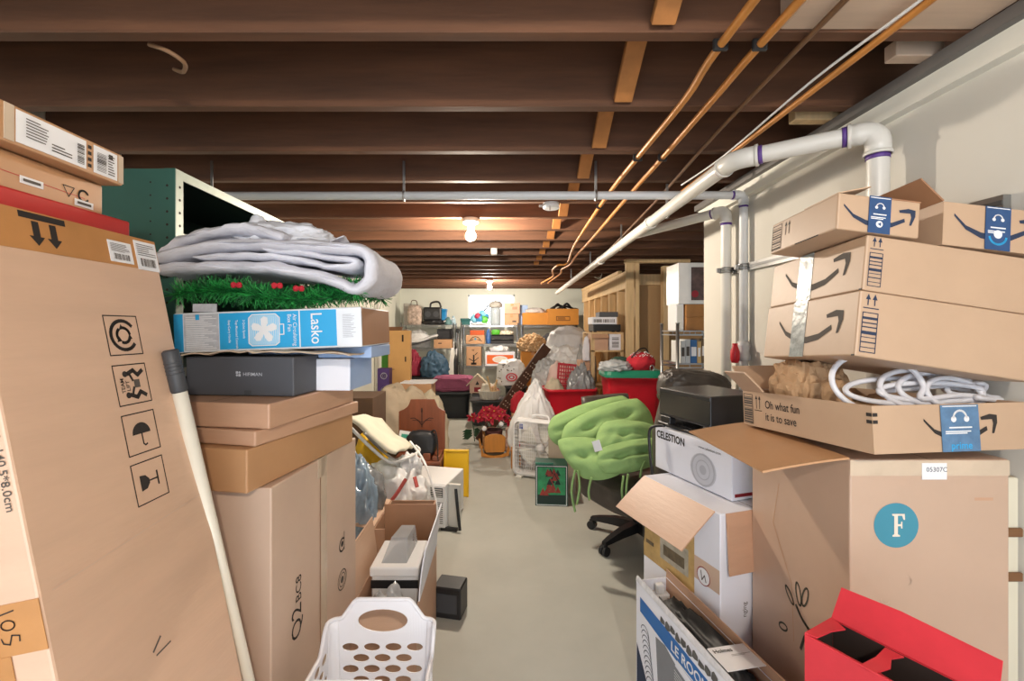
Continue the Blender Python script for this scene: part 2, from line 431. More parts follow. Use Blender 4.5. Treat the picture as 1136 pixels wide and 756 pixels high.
# ------------------------------------------------------------------ pipes and cables
def copper_line(label, pts, r=.0115, clamps=()):
    t = thing('copper_pipe', label, 'pipe', pts[0])
    o = Vector(pts[0]); b = MB(); b.tube([p-o for p in smooth_path(pts, 5)], r, 10)
    b.build('pipe_run', copper, t)
    for c in clamps:
        q = Vector(c)-o; d = MB(); d.box(q.x-.02, q.x+.02, q.y-.006, q.y+.006, q.z-.016, q.z+.016, bev=.003); d.build('pipe_clamp', blackp, t)
ZC = 2.158
copper_line('left copper pipe of the near-parallel pair under the joists', [(.585, .4, ZC), (.585, 1.2, ZC), (.607, 1.5, ZC), (.604, 2.0, ZC), (.606, 2.64, ZC), (.66, 4.05, ZC), (.755, 5.1, ZC), (.74, 5.3, ZC-.01), (.665, 5.36, ZC-.01), (.655, 5.8, ZC-.01), (.72, 6.3, ZC-.01), (.74, 6.7, ZC), (.67, 7.5, ZC), (.69, 7.7, ZC)],
            clamps=[(.585, 1.215, ZC), (.604, 2.015, ZC), (.611, 2.815, ZC)])
copper_line('right copper pipe of the near-parallel pair under the joists', [(.685, .4, ZC), (.69, 1.2, ZC), (.70, 1.5, ZC), (.716, 2.09, ZC), (.727, 2.64, ZC), (.765, 3.9, ZC), (.775, 4.7, ZC), (.80, 5.3, ZC-.01), (.76, 5.7, ZC-.01), (.80, 6.2, ZC-.01), (.77, 7.4, ZC), (.79, 7.6, ZC)],
            clamps=[(.69, 1.215, ZC), (.714, 2.015, ZC)])
copper_line('single copper pipe nearest the right wall under the joists', [(.98, .4, ZC-.003), (.985, 1.0, ZC-.003), (.99, 1.9, ZC-.003), (1.0, 2.6, ZC)], .010)
b = MB(); b.tube(smooth_path([(.965, .4, ZC+.004), (.968, 1.0, ZC), (.96, 1.4, ZC+.008), (.975, 2.0, ZC), (.95, 2.4, ZC)], 6), .004, 8)
solo('white_cable', 'thin white cable strung beside the copper pipe nearest the right wall', 'cable', b, [whitep])
b = MB(); b.tube(smooth_path([(.78, .4, ZC+.01), (.80, 1.0, ZC+.01), (.845, 1.8, ZC+.01), (.93, 2.8, ZC+.005), (1.05, 4.6, ZC)], 6), .0075, 8)
solo('metal_conduit', 'thin dull brown conduit running under the joists between copper pipes', 'conduit', b, [mat('brown_conduit', '#7b5b41', .5, .3)])
b = MB(); b.tube([(1.0, 3.2, ZC-.02), (1.08, 4.4, ZC-.02), (1.10, 5.6, ZC-.02)], .012, 8)
solo('metal_conduit', 'dull grey conduit under the joists right of the sloping white drain pipe', 'conduit', b, [dsteel])
b = MB(); b.tube(smooth_path([(-.99, 1.28, ZJ+.02), (-.93, 1.27, ZJ-.005), (-.905, 1.3, ZJ-.02), (-.95, 1.36, ZJ-.012), (-1.02, 1.42, ZJ+.03)], 6), .006, 8)
solo('loose_cable', 'short loop of tan cable hanging from the joists above the labelled cartons', 'cable', b, [mat('tan_cable', '#8d6a4c', .6)])

def pipe(name, label, pts, r, mt, fit=(), bands=(), prints=()):
    t = thing(name, label, 'pipe', pts[0]); o = Vector(pts[0]); pts = [Vector(p) for p in pts]
    # straight runs with short rounded corners
    path = [pts[0]]
    for i in range(1, len(pts)-1):
        a, c, d = pts[i-1], pts[i], pts[i+1]; u = (a-c).normalized(); w = (d-c).normalized(); k = r*1.5
        k = min(k, (a-c).length*.4, (d-c).length*.4)
        for s_ in range(6):
            f = s_/5; path.append((c+u*k)*(1-f)**2+c*2*f*(1-f)+(c+w*k)*f*f)
    path.append(pts[-1])
    b = MB(); b.tube([p-o for p in path], r, 16); b.build('pipe_run', mt, t)
    for i in range(1, len(pts)-1):
        a, c, d = pts[i-1], pts[i], pts[i+1]; u = (a-c).normalized(); w = (d-c).normalized(); k = r*1.5; q = []
        for s_ in range(8):
            f = s_/7; q.append((c+u*k)*(1-f)**2+c*2*f*(1-f)+(c+w*k)*f*f)
        q = [c+u*(k+r*1.1)]+q+[c+w*(k+r*1.1)]
        b = MB(); b.tube([p-o for p in q], r*1.16, 16)
        for e, dd in ((q[0], u), (q[-1], w)): b.tube([e-o-dd*r*.35, e-o], r*1.28, 16)
        b.build('elbow', mt, t)
        if i in bands:
            for e, dd in ((q[0], u), (q[-1], w)): MB().tube([e-o, e-o+dd*r*.45], r*1.06, 16).build('primer_band', purple, t)
    return t
def coupling(t, p, d, r, mt, L=.04):
    o = Vector(t.location); d = Vector(d).normalized(); p = Vector(p)-o
    b = MB(); b.tube([p-d*L/2, p+d*L/2], r*1.2, 16); b.build('coupling', mt, t)
def hanger(t, p, zt, r):
    o = Vector(t.location); p = Vector(p)-o; b = MB()
    b.box(p.x-.006, p.x+.006, p.y-.003, p.y+.003, p.z-r, zt-o.z)
    b.tube([p+Vector((0, math.cos(a)*r*1.15, math.sin(a)*r*1.15)) for a in [2*PI*k/14 for k in range(14)]], .006, 6, closed=True)
    b.build('pipe_hanger', steel, t)
XV = 1.225
m1 = pipe('drain_pipe', 'large white plastic drain pipe with elbow sloping away from the right wall', [(XV, 1.48, .0), (XV, 1.48, 2.045), (.88, 1.72, 2.038), (.905, 7.4, 1.985)], .031, pvc, bands=(1, 2))
for y in (2.45, 3.4, 4.6, 5.9): hanger(m1, (.883+.004*y, y, 2.04-(y-1.72)*.0093), ZJ, .031)
coupling(m1, (.886, 2.7, 2.029), (0.004, 1, -.009), .031, pvc); coupling(m1, (.895, 4.1, 2.016), (0.004, 1, -.009), .031, pvc)
b = MB(); F = frm((1.12, 1.515, 2.045), Vector((.88-XV, .24, -.007)), (0, 0, 1))
o = Vector(m1.location)
m2 = pipe('drain_pipe', 'white plastic pipe crossing the whole ceiling, hung on straps, then dropping down the right wall', [(-1.98, 2.36, 2.088), (1.257, 2.36, 2.093), (1.257, 2.36, 0)], .021, pvcg, bands=(1,))
hanger(m2, (-.504, 2.36, 2.09), ZJ+.09, .021); hanger(m2, (.49, 2.36, 2.092), ZJ+.09, .021); hanger(m2, (-1.50, 2.36, 2.09), ZJ+.09, .021)
m3 = pipe('drain_pipe', 'white plastic branch pipe dropping down the wall end left of its neighbour', [(.89, 2.98, 2.02), (1.235, 2.50, 2.05), (1.235, 2.50, 0)], .027, pvc, bands=(1,))
# strut channel and clamps that hold the two wall pipes
t = thing('strut_rail', 'steel strut rail with pipe clamps on the right wall behind the white pipes', 'rail', (XR-.012, 2.1, 1.72))
b = MB(); b.box(-.010, .010, -.95, .46, -.02, .02); b.box(-.013, -.0095, -.95, .46, -.006, .006, 1); b.build('channel', [steel, dsteel], t)
for y, r, x in ((2.36, .026, 1.257), (2.50, .032, 1.235)):
    c = Vector((x-XR+.012, y-2.1, 0)); b = MB()
    b.tube([c+Vector((math.cos(a)*r, math.sin(a)*r, 0)) for a in [2*PI*k/18 for k in range(18)]], .004, 6, closed=True, flat=1)
    for dz in (-.012, .012): b.tube([c+Vector((math.cos(a)*r, math.sin(a)*r, dz)) for a in [2*PI*k/18 for k in range(18)]], .004, 6, closed=True)
    b.box(c.x-r-.02, c.x-r+.002, c.y-.005, c.y+.005, -.012, .012)
    b.build('pipe_clamp', steel, t)
for k, y in enumerate((1.45, 1.8)):
    b = MB(); b.box(-.03, -.01, y-2.1-.02, y-2.1+.02, -.018, .018, bev=.003); b.build('channel_nut', steel, t)
# small pieces by the pipes at wall
t = thing('valve_fitting', 'red valve handle and clear cup fitted low on the white wall pipe', 'valve', (1.257, 2.36, 1.235))
b = MB(); b.lathe([(.03, 0), (.034, .02), (.026, .05), (.034, .075), (.028, .1)], 16); b.build('clear_cup', pvcg, t)
b = MB(); M_ = Matrix.Translation((-.055, -.02, -.01)); b.lathe([(.016, 0), (.022, .02), (.022, .06), (.013, .085), (.013, .1)], 14, 0, M_); b.build('valve_handle', red, t)

# ------------------------------------------------------------------ bulbs, boxes on the ceiling
glow = {}
def bulb(label, x, y, watts):
    t = thing('bare_bulb_lamp', label, 'lamp', (x, y, ZJ-.002))
    b = MB(); b.lathe([(.058, 0), (.058, -.022), (.05, -.036), (.024, -.042), (.024, -.078)], 20); b.build('lamp_holder', offw, t)
    m = mat('lit_bulb_%d' % watts, '#fff0dc', .3, emit=watts/(PI*4*PI*.036**2), var=0)
    b = MB(); b.lathe([(.013, -.078), (.02, -.088), (.032, -.104), (.037, -.120), (.034, -.138), (.022, -.152), (.008, -.157)], 20); b.build('bulb', m, t)
bulb('bare lit bulb on a white holder in mid-room', -.215, 3.216, BULB_WATTS[0])
bulb('bare lit bulb in front of the far window', -.185, 7.216, BULB_WATTS[1])
bulb('added unseen bare bulb behind the camera, lighting the foreground', .30, -.784, BULB_WATTS[2])  # out-of-view lamp added to brighten the foreground from the front
t = thing('junction_box', 'round pale metal ceiling box under the crossing pipe', 'box', (.31, 2.816, ZJ-.002))
b = MB(); b.lathe([(.05, 0), (.052, -.03), (.046, -.036)], 18); b.build('box_body', pvcg, t)
MB().box(-.075, -.05, -.008, .008, -.025, -.012).build('cable_clamp', steel, t); MB().box(-.02, -.008, -.055, -.04, -.055, -.03).build('cable_clamp', steel, t)
b = MB(); b.box(-.03, .03, -.03, .03, -.06, 0, bev=.004)
solo('junction_box', 'small square white box under the joists behind the middle bulb', 'box', b, [offw], (-.07, 4.416, ZJ))
# ================================================================== LEFT FOREGROUND
# ---- tall carton leaning left against the stack, icons on its aisle side
TH = R(11.5); CT = .15; CX0 = -.465-CT/math.cos(TH)
lean = Box('tall flat kraft carton leaning at the left edge, with four square handling icons', (CX0, .66, 0), CT, .375, 1.60,
           anchor='c', rot=(0, -TH, 0), m=card2, seams=False)
lean.root.location = Vector((CX0, .66, 0))+Euler((0, -TH, 0)).to_matrix() @ Vector((CT/2, .1875, 0))
F = lean.fr('right'); b = lean.mb; I = lean.mi(ink); IG = lean.mi(inkg)
for k, zc in enumerate((1.385, 1.287, 1.190, 1.095)):
    yc = .240-.002*k; h = .039
    b.frame(F, yc-h, zc-h, yc+h, zc+h, .0022, I)
    if k == 0:
        b.ring(F, yc, zc, .029, .007, I, a0=40, a1=320); b.ring(F, yc, zc, .015, .006, I, a0=10, a1=100); b.ring(F, yc, zc, .015, .006, I, a0=130, a1=220); b.ring(F, yc, zc, .015, .006, I, a0=250, a1=340)
        for a in (100, 220, 340):
            x, y = yc+.015*math.cos(R(a)), zc+.015*math.sin(R(a))
            b.poly(F, [(x-.006, y-.004), (x+.006, y-.002), (x, y+.008)], I)
    elif k == 1:
        for s_ in (1, -1):
            yy = zc+s_*.021
            b.disc(F, yc-.014, yy, .006, I, n=12); b.stroke(F, [(yc-.008, yy), (yc+.006, yy+s_*.006), (yc+.016, yy-s_*.004), (yc+.028, yy+s_*.004)], .008, I)
            b.stroke(F, [(yc-.004, yy), (yc+.002, yy-s_*.014)], .005, I)
        b.text(F, 'TEAM', yc-.020, zc-.016, .008, I, rot=90, bold=.01); b.text(F, 'LIFT', yc-.008, zc-.013, .008, I, rot=90, bold=.01)
        b.rect(F, yc+.004, zc-.008, yc+.018, zc+.008, IG)
    elif k == 2:
        b.poly(F, [(yc+.022*math.cos(R(a)), zc-.002+.022*math.sin(R(a))) for a in range(0, 181, 15)], I)
        b.stroke(F, [(yc, zc), (yc, zc-.022), (yc+.004, zc-.026), (yc+.009, zc-.024)], .003, I)
    else:
        b.poly(F, [(yc-.024, zc+.015), (yc-.024, zc-.015), (yc-.010, zc-.013), (yc-.002, zc-.004), (yc-.002, zc+.004), (yc-.010, zc+.013)], I)
        b.stroke(F, [(yc-.002, zc), (yc+.018, zc)], .003, I); b.stroke(F, [(yc+.019, zc-.013), (yc+.019, zc+.013)], .004, I)
b.stroke(F, [(.165, .80), (.185, .815)], .004, IG); b.stroke(F, [(.17, .79), (.205, .792)], .003, IG)
b.stroke(F, [(.02, 1.0), (.36, 1.02)], .0015, lean.mi(cardpk)); 
G = lean.fr('front')
b.text(G, '140.5*8.0cm', CT-.020, 1.225, .013, IG, rot=-90, bold=.008); b.text(G, 'UPUO06UV', CT-.020, 1.335, .013, IG, rot=-90, bold=.008)
def pr(b_, F_, mats):
    mats.append(ink)
    for y in (.105, .135):
        b_.poly(F_, [(y-.006, 1.582), (y+.006, 1.582), (y+.006, 1.556), (y+.013, 1.556), (y, 1.540), (y-.013, 1.556), (y-.006, 1.556)], 1)
    b_.rect(F_, .08, 1.585, .16, 1.596, 1)
lean.strip('right', .0, 1.530, .375, 1.599, tape_b, label='wide strip of brown tape along the top', prints=pr)
def lab(seed, x0, y0, x1, y1):
    def f(b_, F_, mats):
        mats.append(inkg); b_.barcode(F_, x0+(x1-x0)*.15, y0+(y1-y0)*.12, x0+(x1-x0)*.85, y0+(y1-y0)*.4, 1, 20, seed)
        b_.lines(F_, x0+.004, y0+(y1-y0)*.5, x1-.004, y1-.004, 6, 1, .3, seed)
    return f
lean.strip('right', .245, 1.536, .302, 1.580, paper, 'label', 'white shipping label', off=.0016, prints=lab(1, .245, 1.536, .302, 1.580))
lean.strip('right', .312, 1.528, .372, 1.592, paper, 'label', 'white shipping label with a barcode', off=.0016, prints=lab(2, .312, 1.528, .372, 1.592))
def scr(b_, F_, mats):
    mats.append(ink)
    b_.stroke(F_, [(.085, .985), (.112, .990)], .002, 1); b_.ring(F_, .100, .970, .010, .002, 1, ry=.007)
    b_.stroke(F_, [(.087, .952), (.089, .945), (.098, .942), (.103, .955), (.114, .953), (.113, .945)], .002, 1)
lean.strip('front', .05, .925, CT+.0, 1.00, tape_b, label='patch of brown tape with handwriting', prints=scr)
lean.strip('front', .058, .30, .095, .925, tape_b, off=.0012)
lean.done()

# ---- hidden support and the three flat boxes on top
sup = Box('tall kraft carton standing behind the leaning carton, under the flat labelled boxes', (-.965, .42, 0), .46, .70, 1.595, m=cardd, tape=tape_b).done()
rbx = Box('flat red box under the two labelled kraft cartons at the upper left', (-.815, .43, 1.597), .5, .57, .038, m=mat('red_gloss_card', '#b8332f', .4, var=.08), seams=False).done()
c2 = Box('flat kraft carton with four small stickers, second from top of the upper-left stack', (-.825, .42, 1.637), .52, .545, .066, rz=2, m=cardo, tape=tape_c)
F = c2.fr('right'); i = c2.mi(ink)
x = .465; c2.mb.stroke(F, [(x-.012, .040), (x+.012, .040), (x, .020)], .0018, i, closed=True)
c2.mb.ring(F, x+.033, .030, .011, .004, i, a0=30, a1=330)
for k, (x0, y0) in enumerate(((.19, .024), (.275, .022), (.372, .018), (.478, .008))):
    c2.strip('right', x0, y0, x0+.042, y0+.013, paper, 'sticker', 'small white sticker', prints=lambda b_, F_, mm, x0=x0, y0=y0: (mm.append(inkg), b_.lines(F_, x0+.004, y0+.004, x0+.038, y0+.010, 1, 1, .8)))
c2.mb.stroke(F, [(.18, .034), (.50, .026)], .001, c2.mi(red)); c2.done()
c1 = Box('flat kraft carton with two white shipping labels, on top of the upper-left stack', (-.800, .44, 1.705), .5, .535, .066, rz=1, m=cardo, tape=tape_c)
def l1(b_, F_, mm):
    mm.append(inkg); b_.lines(F_, .33, .020, .37, .055, 7, 1, .35, 5); b_.barcode(F_, .425, .012, .440, .050, 1, 14, 3, True); b_.lines(F_, .375, .014, .415, .030, 3, 1, .4, 2)
c1.strip('right', .315, .006, .445, .060, paper, 'label', 'large white shipping label', prints=l1)
def l2(b_, F_, mm):
    mm.append(inkg); mm.append(ink); b_.barcode(F_, .468, .012, .490, .050, 1, 14, 4, True); b_.lines(F_, .494, .012, .512, .054, 8, 1, .4, 6); b_.rect(F_, .496, .044, .506, .054, 2)
c1.strip('right', .462, .006, .518, .060, paper, 'label', 'white shipping label with square code', prints=l2)
F = c1.fr('right'); i = c1.mi(ink)
for k in range(4): c1.mb.rect(F, .449, .012+.012*k, .457, .019+.012*k, i)
c1.strip('right', .522, .004, .534, .062, tape_c, 'tape'); c1.strip('right', .296, .004, .312, .064, tape_c, 'tape', 'clear tape over the near corner'); c1.done()

# ---- green steel shelving
green = mat('dark_green_steel', '#2f5a50', .45, .2, var=.12, scale=3); lip = mat('pale_green_lip', '#a9b3a6', .45, .2, var=.12, scale=12)
gi = mat('green_black_steel', '#1d2f29', .55, .2, var=.15)
SX0, SX1, SY0, SY1, SZ = -1.42, -1.0, 1.40, 2.30, 1.893
t = thing('metal_shelving', 'dark green steel shelving unit with perforated corner posts behind the white blanket', 'shelving', ((SX0+SX1)/2, (SY0+SY1)/2, 0))
ox, oy = (SX0+SX1)/2, (SY0+SY1)/2; hx_, hy_ = (SX1-SX0)/2, (SY1-SY0)/2
MB().box(-hx_, hx_-.002, -hy_, -hy_+.003, .02, SZ).build('end_panel', green, t)
MB().box(-hx_, hx_-.002, hy_-.003, hy_, .02, SZ).build('end_panel', green, t)
MB().box(-hx_, -hx_+.003, -hy_, hy_, .02, SZ).build('back_panel', gi, t)
for sy in (-1, 1):
    b = MB(); y = sy*hy_
    b.box(hx_-.004, hx_, min(y, y-sy*.032), max(y, y-sy*.032), 0, SZ, 0); b.box(hx_-.034, hx_, min(y, y+sy*.004), max(y, y+sy*.004), 0, SZ, 2)
    Fp = frm((hx_, y-sy*.016, 0), (0, 1, 0), (0, 0, 1)); Fq = frm((hx_-.02, y-.004 if sy < 0 else y+.004, 0), (1, 0, 0), (0, 0, 1))
    for k in range(46):
        z = .04+k*.04; b.disc(Fp, 0, z, .0045, 1, n=8)
        if sy < 0: b.disc(Fq, -.004, z, .004, 1, n=8); b.disc(Fq, -.055, z+.01, .003, 1, n=6)
    b.build('corner_post', [lip, inside, green], t)
for k, z in enumerate((SZ-.028, 1.672, 1.25, .80, .35, .05)):
    b = MB(); b.box(-hx_+.003, hx_-.004, -hy_+.004, hy_-.004, z+.022, z+.026, 0)
    b.box(hx_-.006, hx_-.001, -hy_+.004, hy_-.004, z, z+.028, 1); b.build('shelf_board', [gi, lip], t)

# ---- tower of cartons: big Q2 carton, flat cartons, grey box, blue boxes, fan carton
q2 = Box('big upright kraft carton with a taped seam under the flat cartons on the left', (-.606, 1.2, 0), .40, .56, .98, rz=-4.6, m=cardpk, tape=tape_c, seam='x')
F = q2.fr('right'); i = q2.mi(ink); ig = q2.mi(inkg)
q2.mb.text(F, 'Q2', .150, .495, .052, i, rot=90); q2.mb.text(F, 'BC8', .150, .600, .030, i, rot=90)
q2.mb.ring(F, .435, .50, .034, .004, ig); q2.mb.ring(F, .435, .50, .023, .003, ig); q2.mb.disc(F, .435, .50, .012, ig)
q2.mb.ring(F, .435, .625, .022, .006, i, a0=40, a1=320); q2.mb.disc(F, .435, .628, .010, i)
q2.mb.stroke(F, [(.452, .60), (.452, .665)], .004, i)
q2.mb.rect(F, .268, .0, .274, .978, q2.mi(cardd)); q2.strip('right', .274, .0, .315, .979, tape_c, 'tape', 'strip of clear tape down the seam'); q2.done()
f3 = Box('deep kraft carton, lowest of the flat cartons on the upright taped carton', (-.642, 1.15, .982), .34, .54, .112, rz=-10, m=cardo).done()
f2 = Box('thin flat kraft carton squeezed between two deeper flat cartons on the left', (-.632, 1.17, 1.096), .32, .50, .040, rz=-13, m=card).done()
f1 = Box('kraft carton on top of the flat cartons, under the dark grey headphone box', (-.604, 1.185, 1.138), .36, .46, .066, rz=-9, m=card).done()
hf = Box('dark grey headphone box with a pale logo, under the blue fan carton', (-.592, 1.30, 1.206), .335, .22, .113, rz=-6, m=mat('charcoal_card', '#4c4e54', .6, var=.05), seams=False)
F = hf.fr('front'); i = hf.mi(mat('pale_grey_ink', '#b9bcc4', .6))
for a, c_ in ((0, 0), (1, 0), (0, 1), (1, 1)):
    x0, y0 = .158+a*.008, .056+c_*.008; hf.mb.poly(F, [(x0, y0), (x0+.007, y0), (x0+.007, y0+.007), (x0, y0+.007)] if (a+c_) % 2 else [(x0+.0035, y0-.0005), (x0+.0075, y0+.0035), (x0+.0035, y0+.0075), (x0-.0005, y0+.0035)], i)
hf.mb.text(F, 'HIFIMAN', .180, .058, .0095, i, bold=.006, sx=1.1); hf.mb.rect(F, .184, .002, .206, .016, hf.mi(greyp)); hf.done()
bl = mat('pale_blue_card', '#9db6dc', .6, var=.05); wb = mat('white_card', '#e3e5ee', .6, var=.03)
bx = Box('white shoe box with a pale blue side, beside the dark grey headphone box', (-.472, 1.42, 1.206), .22, .20, .100, rz=-3, m=wb, seams=False)
bx.mb.rect(bx.fr('right'), .002, .002, .198, .098, bx.mi(bl)); bx.done()
ld = Box('pale blue flat box lying on the white shoe box under the fan carton', (-.408, 1.43, 1.308), .40, .20, .038, rz=-3, m=bl, seams=False)
ld.mb.rect(ld.fr('top'), .004, .004, .396, .196, ld.mi(wb)); ld.done()
b = MB()
def sheet(u, v):
    x = -.93+u*.50; y = 1.29+v*.30; z = 1.3215+.014*math.sin(u*PI*.9)*(1-v*.4)+.010*noise.noise((u*6, v*4, 1))+.008*abs(math.sin(u*17+v*3))*(u < .45)
    return (x, y, z)
b.grid(sheet, 40, 14, 0, True, thick=.003)
solo('packing_paper', 'crumpled sheet of brown and white packing paper under the blue fan carton', 'paper', b, [mat('worn_paper', '#cdb9a2', .8, var=.15, scale=8)])
# fan carton
fan_c = mat('blue_white_card', '#dfe4ea', .5, var=.03)
fb = Box('long flat blue and white fan carton under the green garland', (-.408, 1.335, 1.347), .560, .30, .118, rot=(0, R(-2.0), R(-1.5)), m=fan_c, seams=True)
F = fb.fr('front'); B = fb.mi(cyan); Wt = fb.mi(paper); G_ = fb.mi(paperg); LB = fb.mi(mat('pale_cyan_ink', '#8fc9ea', .5))
b = fb.mb
b.rect(F, .0, .003, .028, .115, B); b.rect(F, .030, .006, .135, .113, G_); b.rect(F, .137, .006, .375, .113, B); b.rect(F, .379, .006, .487, .113, B)
for k in range(18): b.rect(F, .036, .010+k*.0055, .128-(k % 4)*.012, .012+k*.0055, Wt, .0012)
b.rect(F, .066, .096, .078, .112, B, .0014)
b.text(F, 'Lasko', .412, .106, .032, Wt, rot=-90, bold=.008, sx=.86); b.text(F, 'Air Circulating', .358, .104, .0115, Wt, rot=-90, sx=.95); b.text(F, 'Box Fan', .342, .104, .0115, Wt, rot=-90, sx=.95)
for k, s_ in enumerate(('3-Quiet Speeds', 'Top-Mounted Controls', 'Easy-Carry Handle')): b.text(F, s_, .208-.022*k, .092, .0068, Wt, rot=-90, bold=.006, sx=.9)
b.poly(F, [(.225, .022), (.235, .014), (.305, .014), (.316, .022), (.318, .095), (.306, .106), (.236, .106), (.226, .096)], LB, .0012)
for k in range(16): b.rect(F, .229+k*.0054, .018, .2302+k*.0054, .102, Wt, .0014)
b.stroke(F, [(.225, .022), (.235, .014), (.305, .014), (.316, .022), (.318, .095), (.306, .106), (.236, .106), (.226, .096)], .003, Wt, .0016, True)
b.stroke(F, [(.318, .045), (.330, .045), (.330, .075), (.318, .075)], .003, Wt, .0016)
for k in range(5):
    a = R(90+72*k); c_, s_ = math.cos(a), math.sin(a); cx, cy = .271, .060
    b.poly(F, [(cx+r*c_-q*s_, cy+r*s_+q*c_) for r, q in ((.004, -.005), (.02, -.012), (.036, -.011), (.040, 0), (.032, .010), (.015, .008), (.004, .005))], Wt, .0018)
b.disc(F, .271, .060, .008, Wt, .002)
b.lines(F, .505, .030, .545, .100, 16, G_, .4, 9, .0012)
fb.mb.rect(fb.fr('right'), .004, .004, .296, .114, fb.mi(cardd)); fb.done()
Fe = fb.fr('right'); b = MB(); b.prism([(.0, .118), (.16, .118), (.15, .02), (.06, .045), (.01, .10)], Fe @ Matrix.Rotation(R(28), 4, 'Y') @ Matrix.Translation((0, 0, .002)), .003); b.build('flap', card, fb.root)['label'] = 'brown end flap'
b = MB(); b.prism([(.12, .0), (.28, .0), (.28, .05), (.20, .085), (.13, .03)], Fe @ Matrix.Rotation(R(22), 4, 'Y') @ Matrix.Translation((0, 0, .002)), .003); b.build('flap', cyan, fb.root)['label'] = 'blue end flap'
b = MB(); b.box(-.035, .035, -.002, .002, 0, .024); 
solo('paper_tag', 'small printed white paper standing on the left end of the fan carton', 'paper', b, [paperg], (-.880, 1.352, 1.450))

# ---- green tinsel garland
rg = random.Random(11); t = thing('tinsel_garland', 'green artificial pine garland with red bows lying on the fan carton', 'garland', (-.72, 1.50, 1.458))
b = MB(); gcol = [mat('garland_green', '#2f9a48', .5, var=.3, scale=30), mat('garland_dark_green', '#17652f', .5, var=.3, scale=30)]
def gpath(u, row): return Vector((-.262+.545*u, -.13+row*.10+.03*math.sin(u*9+row*2), .045+.016*math.sin(u*7+row)+.006*row))
for row in range(4):
    for k in range(1700):
        u = rg.random(); p = gpath(u, row); th = rg.uniform(-.5, PI+.5); ph = rg.uniform(0, 2*PI)
        d = Vector((rg.gauss(0, .8), rg.gauss(0, 1), rg.gauss(.25, .8))).normalized(); L = rg.uniform(.028, .055)
        w_ = d.orthogonal().normalized()*.0014; w2 = d.cross(w_)
        q = p+d*L; q.z = max(q.z, .002)
        b.add([p-w_, p+w_, q+w_*.6, q-w_*.6], [(0, 1, 2, 3)], k % 2); b.add([p-w2, p+w2, q+w2*.6, q-w2*.6], [(0, 1, 2, 3)], k % 2)
o = b.build('pine_needles', gcol, t)
b = MB()
for row in range(4): b.tube([gpath(u/20, row) for u in range(21)], .003, 5)
b.build('wire_stem', gcol[1], t)
for x, y, z in ((-.045, -.185, .060), (.135, -.185, .050), (.075, -.19, .058)):
    b = MB()
    b.lump((x-.008, y, z), (.018, .012, .018), 1, sub=2, ridge=.1, flat=.8); b.lump((x+.008, y, z), (.018, .012, .018), 2, sub=2, ridge=.1, flat=.8); b.box(x-.004, x+.004, y-.008, y, z+.004, z+.014)
    b.build('bow', redf, t)

# ---- folded white fleece blanket
flee = mat('white_fleece', '#d6d6de', .95, var=.06, scale=14, bump=.6, bscale=90, spec=.1)
t = thing('fleece_blanket', 'thick folded white fleece blanket lying on the green garland', 'blanket', (-.71, 1.55, 1.560)); t.scale = (1, 1, .86)
def layer(path, th, y0, y1, seed, nz=.012, nw=20):
    pp = smooth_path([(x, 0, z) for x, z in path], 8); n = len(pp); rings = []
    for j in range(nw+1):
        v = j/nw; y = y0+(y1-y0)*v; ring = []
        up, dn = [], []
        for i, p in enumerate(pp):
            a = pp[max(0, i-1)]; c_ = pp[min(n-1, i+1)]; tg = (c_-a).normalized(); nr = Vector((-tg.z, 0, tg.x))
            edge = min(v, 1-v)*nw; k = min(1, (edge/1.6)**.5) if edge < 1.6 else 1
            e2 = min(i, n-1-i); k2 = min(1, ((e2+.15)/2.5)**.5)
            h = th*.5*(.25+.75*k)*k2
            f = noise.fractal(Vector((p.x*7, y*6, p.z*7+seed)), .8, 2, 4)*nz
            w_ = Vector((0, noise.noise((p.x*9+seed, p.z*9, v*2))*.018*(1 if v < .5 else .5), f*.8))
            g_ = noise.noise((p.x*40, y*40, p.z*40))*.0025
            up.append(Vector((p.x, y, p.z))+w_+nr*(h+f*.4+g_)); dn.append(Vector((p.x, y, p.z))+w_-nr*(h-g_))
        rings.append(up+dn[::-1])
    return rings
b = MB()
main = [(-.315, .030), (-.30, .018), (-.20, .030), (-.05, .028), (.10, .010), (.22, -.020), (.275, -.045), (.318, -.010), (.322, .055), (.285, .088), (.20, .095), (.08, .105), (-.06, .110), (-.18, .098), (-.27, .070), (-.325, .050)]
b.loft(layer(main, .040, -.22, .16, 1), 0); o = b.build('folded_layer', flee, t)
b = MB(); inner = [(-.20, .060), (-.05, .066), (.10, .058), (.20, .040), (.255, .030), (.275, .045), (.24, .062), (.12, .082), (.0, .088)]
b.loft(layer(inner, .026, -.205, .15, 5), 0); b.build('folded_layer', flee, t)
b = MB(); topl = [(-.33, .040), (-.29, .105), (-.20, .150), (-.10, .165), (.0, .150), (.06, .120)]
b.loft(layer(topl, .040, -.20, .15, 9, .02), 0); b.build('folded_layer', flee, t)
b = MB(); b.lump((-.02, -.03, .105), (.36, .26, .115), 3, amp=.16, freq=2.5, ridge=.12, rf=3, sub=5, flat=.5); b.lump((.03, -.05, .165), (.17, .13, .05), 8, amp=.25, freq=3, ridge=.2, sub=4); b.lump((-.075, -.08, .20), (.05, .05, .04), 9, amp=.2, sub=3)
b.build('bunched_stuffing', mat('white_stuffing', '#dfe1e8', .97, var=.05, scale=20, bump=.8, bscale=60, spec=.05), t)
b = MB(); b.grid(lambda u, v: (.12+.10*u, -.14+.12*v, .105+.045*u*(1-.3*v)+.006*math.sin(v*9)), 10, 8, 0, True, thick=.004)
b.build('hem_corner', flee, t)

